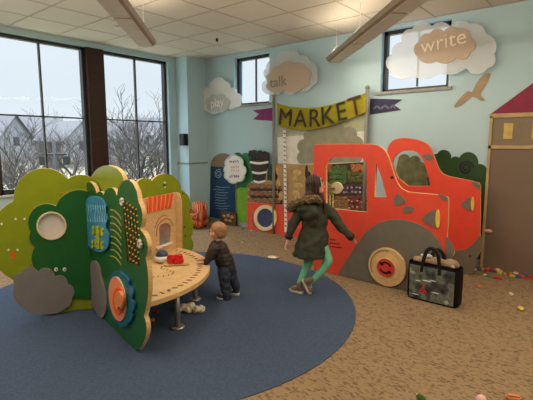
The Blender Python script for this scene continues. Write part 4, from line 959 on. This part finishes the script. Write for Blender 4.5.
# ---- girl
G = Bill(((-2.52), 3.68, 0))
gl_ = empty('person', (-2.52, 3.68, 0), 'girl in a dark green hooded coat and mint leggings walking with arms out', 'person')
P_ = G.p; view = G.n; rt = G.r; UZ = Vector((0, 0, 1))
gdir = (rt*.9+view*.42).normalized()             # facing right and away
gside = gdir.cross(UZ)
hc = P_(315.5, 185.5, .0)
bm = bmesh.new()
Rh = Matrix((gside, gdir, UZ)).transposed()
ball_bm(bm, hc+Vector((0, 0, .01)), (.073, .088, .095), Rh)                       # skull
ball_bm(bm, hc+gdir*.03-UZ*.045, (.052, .06, .062), Rh)                           # jaw
ball_bm(bm, hc+gdir*.094-UZ*.012, (.012, .018, .016), Rh, 2)                      # nose
for s in (-1, 1): ball_bm(bm, hc+gside*s*.073-UZ*.01, (.01, .018, .026), Rh, 2)   # ears
ball_bm(bm, hc+gdir*.084-UZ*.052, (.022, .012, .008), Rh, 2)
limb(bm, [hc-UZ*.08, hc-UZ*.15-gdir*.01], [.038, .042])
sh = P_(314, 212); hipc = P_(314, 250)
limb(bm, [sh+UZ*.02, P_(314, 230), hipc], [.08, .075, .07])
LS, LE, LHd = P_(301, 210, -.02), P_(292, 227, -.03), P_(288, 240, -.04)
RS, RE, RHd = P_(328, 209, .04), P_(339, 225, .0), P_(350.5, 236.5, -.03)
limb(bm, [LS, LE, LHd], [.04, .032, .022]); limb(bm, [RS, RE, RHd], [.04, .032, .022])
hand(bm, LHd, (LHd-LE), rt*.6+view, .78); hand(bm, RHd, (RHd-RE), UZ*.7-view*.5, .66, .4)
# legs
H1, K1, A1 = P_(310, 248, .03), P_(307, 268, .06), P_(299.5, 284, .03)
H2, K2, A2 = P_(322, 248, .0), P_(327.5, 261, -.02), P_(312, 281, -.02)
limb(bm, [H1, K1, A1], [.05, .038, .026]); limb(bm, [H2, K2, A2], [.05, .038, .026])
body = fused('body', bm, skin, gl_, .0065, 3)
# face details
eb = bmesh.new()
for s in (-1, 1): ball_bm(eb, hc+gdir*.085+gside*s*.03+UZ*.006, (.009, .006, .007), Rh, 2)
from_bm('eye', eb, BLACK, body)
# leggings
mint = mat('mint_leggings', (112, 190, 158), .75, var=.06, bump=.1)
bm = bmesh.new(); limb(bm, [H1, P_(309, 260, .05), K1, P_(303.5, 276, .05), A1], [.07, .06, .047, .04, .031]); limb(bm, [H2, P_(326, 256, -.01), K2, P_(320, 272, -.03), A2], [.072, .06, .05, .042, .031])
ball_bm(bm, (H1+H2)/2+UZ*.02, (.11, .09, .08)); fused('leggings', bm, mint, gl_, .008, 4)
# coat
coatm = mat('olive_coat', (56, 60, 48), .8, var=.12, scale=16, bump=.5, bscale=18)
def ellring(bm, c, rx, ry, z, n=24, ph=0, wob=0):
    R = []
    for k in range(n):
        a = 2*PI*k/n; w_ = 1+wob*math.sin(a*5+ph); R.append(bm.verts.new(Vector((c.x, c.y, z))+rt*rx*math.cos(a)*w_+view*ry*math.sin(a)*w_))
    return R
bm = bmesh.new(); lv = [(315, 202, .055, .055), (314.5, 205, .085, .07), (314.5, 210, .125, .09), (315, 218, .135, .1), (314, 228, .132, .108), (313, 238, .165, .13), (311, 248, .178, .14), (310, 255, .185, .15), (310, 256.5, .18, .145)]
prev = None
for i, (u, v, rx, ry) in enumerate(lv):
    c = P_(u, v, .01); R = ellring(bm, c, rx, ry, c.z, 28, i*.4, .0 if i < 4 else .02)
    if i == 0: bm.faces.new(R[::-1])
    if prev:
        for k in range(28): bm.faces.new((prev[k], prev[(k+1) % 28], R[(k+1) % 28], R[k]))
    prev = R
bm.faces.new(prev)
limb(bm, [LS+rt*.02, P_(296, 218, -.02), LE, P_(289, 236, -.04)], [.06, .058, .05, .04])
limb(bm, [RS-rt*.02, P_(335, 218, .02), RE, P_(351, 236.5, -.03)], [.062, .058, .051, .04])
ct = fused('coat', bm, coatm, gl_, .009, 4, jit=.012, jscale=16)
tube('cuff', [P_(289.3, 234.5, -.04), P_(288.6, 237, -.04)], [.046, .044], BLACK, ct, 16); tube('cuff', [P_(350, 235.7, -.03), P_(352, 237.2, -.03)], [.045, .042], BLACK, ct, 16)
tube('hem_band', [(P_(292.5, 253, -.0)), P_(301, 255.5, -.115), P_(311, 256.5, -.145), P_(321, 255.5, -.11), P_(328.5, 253, -.0)], .008, mat('coat_trim', (36, 38, 32), .8), ct, 8)
bm = bmesh.new(); hdm = mat('hood_lining', (70, 70, 56), .8, var=.1)
ball_bm(bm, P_(309, 211, -.09), (.12, .07, .085)); ball_bm(bm, P_(303, 207, -.07), (.085, .07, .06)); ball_bm(bm, P_(312, 219, -.09), (.06, .04, .07))
fused('hood', bm, coatm, ct, .009, 5, jit=.012, jscale=16)
furm = mat('tan_fur', (130, 110, 84), 1, var=.3, scale=70)
bm = bmesh.new(); fp = [P_(322, 202, -.05), P_(316, 197.5, -.1), P_(308, 197.5, -.135), P_(299, 200, -.12), P_(292, 204.5, -.07), P_(290, 209, -.0), P_(295, 211, .03)]
limb(bm, fp, [.016, .024, .028, .03, .032, .026, .018]); fu = fused('fur_trim', bm, furm, ct, .007, 1, jit=.03, jscale=70)
bm = bmesh.new(); rnd = random.Random(77)
base_me = fu.data; off_ = rootloc(gl_)
for k in range(900):
    v_ = base_me.vertices[rnd.randrange(len(base_me.vertices))]; a = v_.co+off_; d = (v_.normal+Vector((rnd.uniform(-.6, .6), rnd.uniform(-.6, .6), rnd.uniform(-.9, .3)))).normalized()*rnd.uniform(.012, .026)
    s1 = Vector((rnd.uniform(-1, 1), rnd.uniform(-1, 1), rnd.uniform(-1, 1)))*.0022; q = [bm.verts.new(a+s1), bm.verts.new(a-s1), bm.verts.new(a+d)]; bm.faces.new(q)
from_bm('fur_tuft', bm, furm, fu, kind='stuff')
# hair
hairm = mat('dark_brown_hair', (58, 36, 30), .5, var=.35, scale=40)
bm = bmesh.new(); ball_bm(bm, hc-gdir*.018+UZ*.028, (.084, .09, .09), Rh); ball_bm(bm, hc-gdir*.045-UZ*.03, (.076, .06, .09), Rh)
ball_bm(bm, P_(309.5, 195, -.06), (.055, .045, .06))
limb(bm, [hc-gside*.078+gdir*.02+UZ*.02, P_(322.5, 198, -.04), P_(324, 208, -.05), P_(325.5, 213, -.06)], [.028, .024, .018, .008])
for s in (-1, 1): limb(bm, [hc+gside*s*.062+UZ*.03-gdir*.015, hc+gside*s*.07-UZ*.05-gdir*.015, hc+gside*s*.062-UZ*.12-gdir*.02], [.03, .028, .016])
hair = fused('hair', bm, hairm, gl_, .007, 3)
me = hair.data
for v_ in me.vertices: v_.co += v_.normal*.006*math.sin((v_.co.x+v_.co.y)*160+v_.co.z*12)
# shoes
def shoe(ankle, toe_dir, tilt, L_, m, solem, parent, sc=1):
    d = toe_dir.normalized(); up = UZ.copy(); sd = d.cross(up).normalized(); up = sd.cross(d)
    M = Matrix((sd, d, up)).transposed()
    c = ankle-up*.045*sc+d*.035*sc; bm = bmesh.new()
    ball_bm(bm, c-d*.03*sc+up*.004, (.036*sc, .055*sc, .034*sc), M); ball_bm(bm, c+d*.055*sc-up*.008*sc, (.036*sc, .05*sc, .026*sc), M); limb(bm, [ankle+up*.015*sc, ankle-up*.03*sc], [.036*sc, .038*sc])
    s_ = fused('shoe', bm, m, parent, .006*sc, 2)
    bm = bmesh.new(); q = c-up*.034*sc+d*.012*sc
    P2 = [(x, y) for x, y in smooth_loop([(-.03, -.09), (.03, -.09), (.036, -.04), (.034, .01), (.041, .06), (.02, .105), (-.02, .105), (-.041, .06), (-.034, .01), (-.036, -.04)], 3)]
    lo = [bm.verts.new(q+sd*x*sc+d*y*sc-up*.010*sc) for x, y in P2]; hi = [bm.verts.new(q+sd*x*sc+d*y*sc+up*.012*sc) for x, y in P2]; bm.faces.new(hi); bm.faces.new(lo[::-1])
    for k in range(len(P2)): bm.faces.new((lo[k], lo[(k+1) % len(P2)], hi[(k+1) % len(P2)], hi[k]))
    from_bm('sole', bm, solem, s_)
    bm = bmesh.new()
    for k in range(3): tube_bm(bm, [c+d*(.01+k*.018)*sc+up*(.032-k*.005)*sc-sd*.018*sc, c+d*(.01+k*.018)*sc+up*(.036-k*.005)*sc, c+d*(.01+k*.018)*sc+up*(.032-k*.005)*sc+sd*.018*sc], .003*sc, 6)
    from_bm('lace', bm, solem, s_)
    return s_
shoem = mat('taupe_sneaker', (122, 102, 92), .8, var=.15); solem = mat('cream_sole', (206, 196, 178), .6)
def zsnap(o, z):
    """rest a child part (and sub-parts) on height z"""
    pts = [v.co.z for q in [o]+list(o.children) for v in q.data.vertices]; dz = z-(min(pts)+rootloc(o).z)
    for q in [o]+list(o.children): q.data.transform(Matrix.Translation((0, 0, dz)))
s1 = shoe(P_(299.8, 287.5, .0), -rt*.75+view*.55-UZ*.0, 0, 1, shoem, solem, gl_, .88); zsnap(s1, .007)
s2 = shoe(P_(310, 285.5, -.05), rt*.45-view*.15-UZ*.85, 0, 1, shoem, solem, gl_, .88); zsnap(s2, .007)
# ---- toddler
T = Bill((-3.03, 3.1, 0)); Q_ = T.p; view = T.n; rt = T.r
td = empty('person', (-3.03, 3.1, 0), 'toddler in a dark jacket and jeans leaning with both hands on the table', 'person')
tdir = (-rt*.85+view*.5).normalized(); tside = tdir.cross(UZ); Rt = Matrix((tside, tdir, UZ)).transposed()
hc = Q_(217.5, 231.5, .0)
bm = bmesh.new(); ball_bm(bm, hc+UZ*.01-tdir*.01, (.074, .086, .082), Rt); ball_bm(bm, hc+tdir*.03-UZ*.032, (.056, .055, .048), Rt); ball_bm(bm, hc+tdir*.084-UZ*.018, (.011, .014, .012), Rt, 2)
for s in (-1, 1): ball_bm(bm, hc+tside*s*.073-UZ*.012, (.01, .016, .022), Rt, 2); ball_bm(bm, hc+tdir*.05+tside*s*.03-UZ*.03, (.022, .022, .02), Rt, 2)
ball_bm(bm, hc+tdir*.075-UZ*.045, (.016, .01, .006), Rt, 2)
limb(bm, [hc-UZ*.05, Q_(218.5, 243, .0)], [.036, .038])
limb(bm, [Q_(219, 246), Q_(222, 256), Q_(227, 265)], [.06, .065, .065])
hz = .392
h1 = Q_(204, 262, -.06); h2 = Q_(205, 260, .08); h1.z = h2.z = hz+.012
S1, S2 = Q_(216, 246, -.07), Q_(216, 246, .07); E1, E2 = Q_(211, 254, -.08), Q_(211, 254, .08)
limb(bm, [S1, E1, h1], [.036, .028, .019]); limb(bm, [S2, E2, h2], [.036, .028, .019])
hand(bm, h1, -rt*1.0+view*.1-UZ*.02, view, .6, -.12); hand(bm, h2, -rt*1.0+view*.1-UZ*.02, -view, .6, .12)
Hh1, Kk1, Aa1 = Q_(224.5, 268, -.03), Q_(225, 282, -.06), Q_(227.5, 296, -.06); Hh2, Kk2, Aa2 = Q_(229, 268, .04), Q_(232, 279, .05), Q_(236.5, 289, .07)
limb(bm, [Hh1, Kk1, Aa1], [.05, .036, .026]); limb(bm, [Hh2, Kk2, Aa2], [.05, .036, .026])
body = fused('body', bm, skin, td, .0055, 3)
eb = bmesh.new()
for s in (-1, 1): ball_bm(eb, hc+tdir*.074+tside*s*.028-UZ*.002, (.008, .006, .007), Rt, 2)
from_bm('eye', eb, BLACK, body)
bm = bmesh.new(); ball_bm(bm, hc-tdir*.018+UZ*.024, (.082, .086, .08), Rt); ball_bm(bm, hc-tdir*.045-UZ*.012, (.07, .052, .058), Rt); h_ = fused('hair', bm, mat('light_brown_hair', (158, 118, 82), .6, var=.2, scale=40), td, .006, 3)
for v_ in h_.data.vertices: v_.co += v_.normal*.0012*math.sin((v_.co.x-v_.co.y)*260+v_.co.z*30)
jack = mat('dark_puffer', (48, 40, 36), .6, var=.1, bump=.3, bscale=20)
bm = bmesh.new(); limb(bm, [Q_(217.5, 241.5), Q_(219, 246), Q_(221.5, 254), Q_(225, 262), Q_(227, 268)], [.042, .08, .092, .096, .086], 20)
limb(bm, [S1, Q_(213, 250, -.085), E1, Q_(206.5, 260, -.065)], [.056, .054, .046, .034]); limb(bm, [S2, Q_(213, 250, .08), E2, Q_(207.5, 258.5, .08)], [.056, .054, .046, .034])
jk = fused('jacket', bm, jack, td, .0075, 3, jit=.006, jscale=25)
for v_ in jk.data.vertices: v_.co += v_.normal*.0015*math.sin(v_.co.z*150)
tube('collar', [Q_(217.3, 240.5), Q_(217.6, 242.5)], [.044, .05], BLACK, jk, 20)
jeans = mat('dark_jeans', (48, 56, 72), .85, var=.2, scale=30, bump=.3)
bm = bmesh.new(); limb(bm, [Hh1, Q_(224.5, 275, -.055), Kk1, Q_(226.5, 290, -.065), Q_(227.3, 296, -.06)], [.075, .066, .055, .05, .05]); limb(bm, [Hh2, Q_(231, 274, .05), Kk2, Q_(235, 286, .07), Q_(236.3, 289.5, .07)], [.075, .066, .055, .048, .047]); ball_bm(bm, Q_(227, 267), (.088, .088, .07))
fused('jeans', bm, jeans, td, .007, 3, jit=.01, jscale=22)
ts1 = shoe(Q_(226.5, 297.5, -.06), -rt*.9+view*.3, 0, 1, mat('toddler_shoe', (58, 60, 70), .7), WHITE, td, .68); zsnap(ts1, .007)
ts2 = shoe(Q_(236.5, 291.5, .07), -rt*.9+view*.3, 0, 1, MATS['toddler_shoe'], WHITE, td, .68); zsnap(ts2, .007)
# ================================================================ WORLD
w = bpy.data.worlds.new('world'); SC.world = w; w.use_nodes = True; nt = w.node_tree; bg = nt.nodes['Background']
tc = add(nt, 'ShaderNodeTexCoord'); n = add(nt, 'ShaderNodeTexNoise'); n.inputs['Scale'].default_value = 2.2; n.inputs['Detail'].default_value = 4
mp = add(nt, 'ShaderNodeMapping'); mp.inputs['Scale'].default_value = (1, 1, 3); nt.links.new(tc.outputs['Generated'], mp.inputs[0]); nt.links.new(mp.outputs[0], n.inputs['Vector'])
cr = add(nt, 'ShaderNodeValToRGB'); e = cr.color_ramp.elements; e[0].position = .3; e[0].color = (.76, .82, .88, 1); e[1].position = .7; e[1].color = (.86, .90, .95, 1)
nt.links.new(n.outputs['Fac'], cr.inputs[0]); nt.links.new(cr.outputs[0], bg.inputs[0])
# overcast dome: several times brighter overhead than near the horizon
e[0].color = (.73, .80, .87, 1); e[1].color = (.79, .85, .92, 1)
sz = add(nt, 'ShaderNodeSeparateXYZ'); nt.links.new(tc.outputs['Generated'], sz.inputs[0])
mr = add(nt, 'ShaderNodeMapRange', interpolation_type='SMOOTHSTEP'); mr.inputs['From Min'].default_value = .22; mr.inputs['From Max'].default_value = .95; mr.inputs['To Min'].default_value = 1.12; mr.inputs['To Max'].default_value = 13
nt.links.new(sz.outputs[2], mr.inputs['Value']); nt.links.new(mr.outputs[0], bg.inputs[1])
vs = SC.view_settings; vs.view_transform = 'Standard'; vs.look = 'None'; vs.exposure = 0; vs.gamma = 1; vs.use_curve_mapping = False
SC.cycles.max_bounces = 8; SC.cycles.transparent_max_bounces = 12; SC.cycles.use_denoising = True
SC.cycles.sample_clamp_indirect = 4

bpy.data.scenes.remove(TS_)
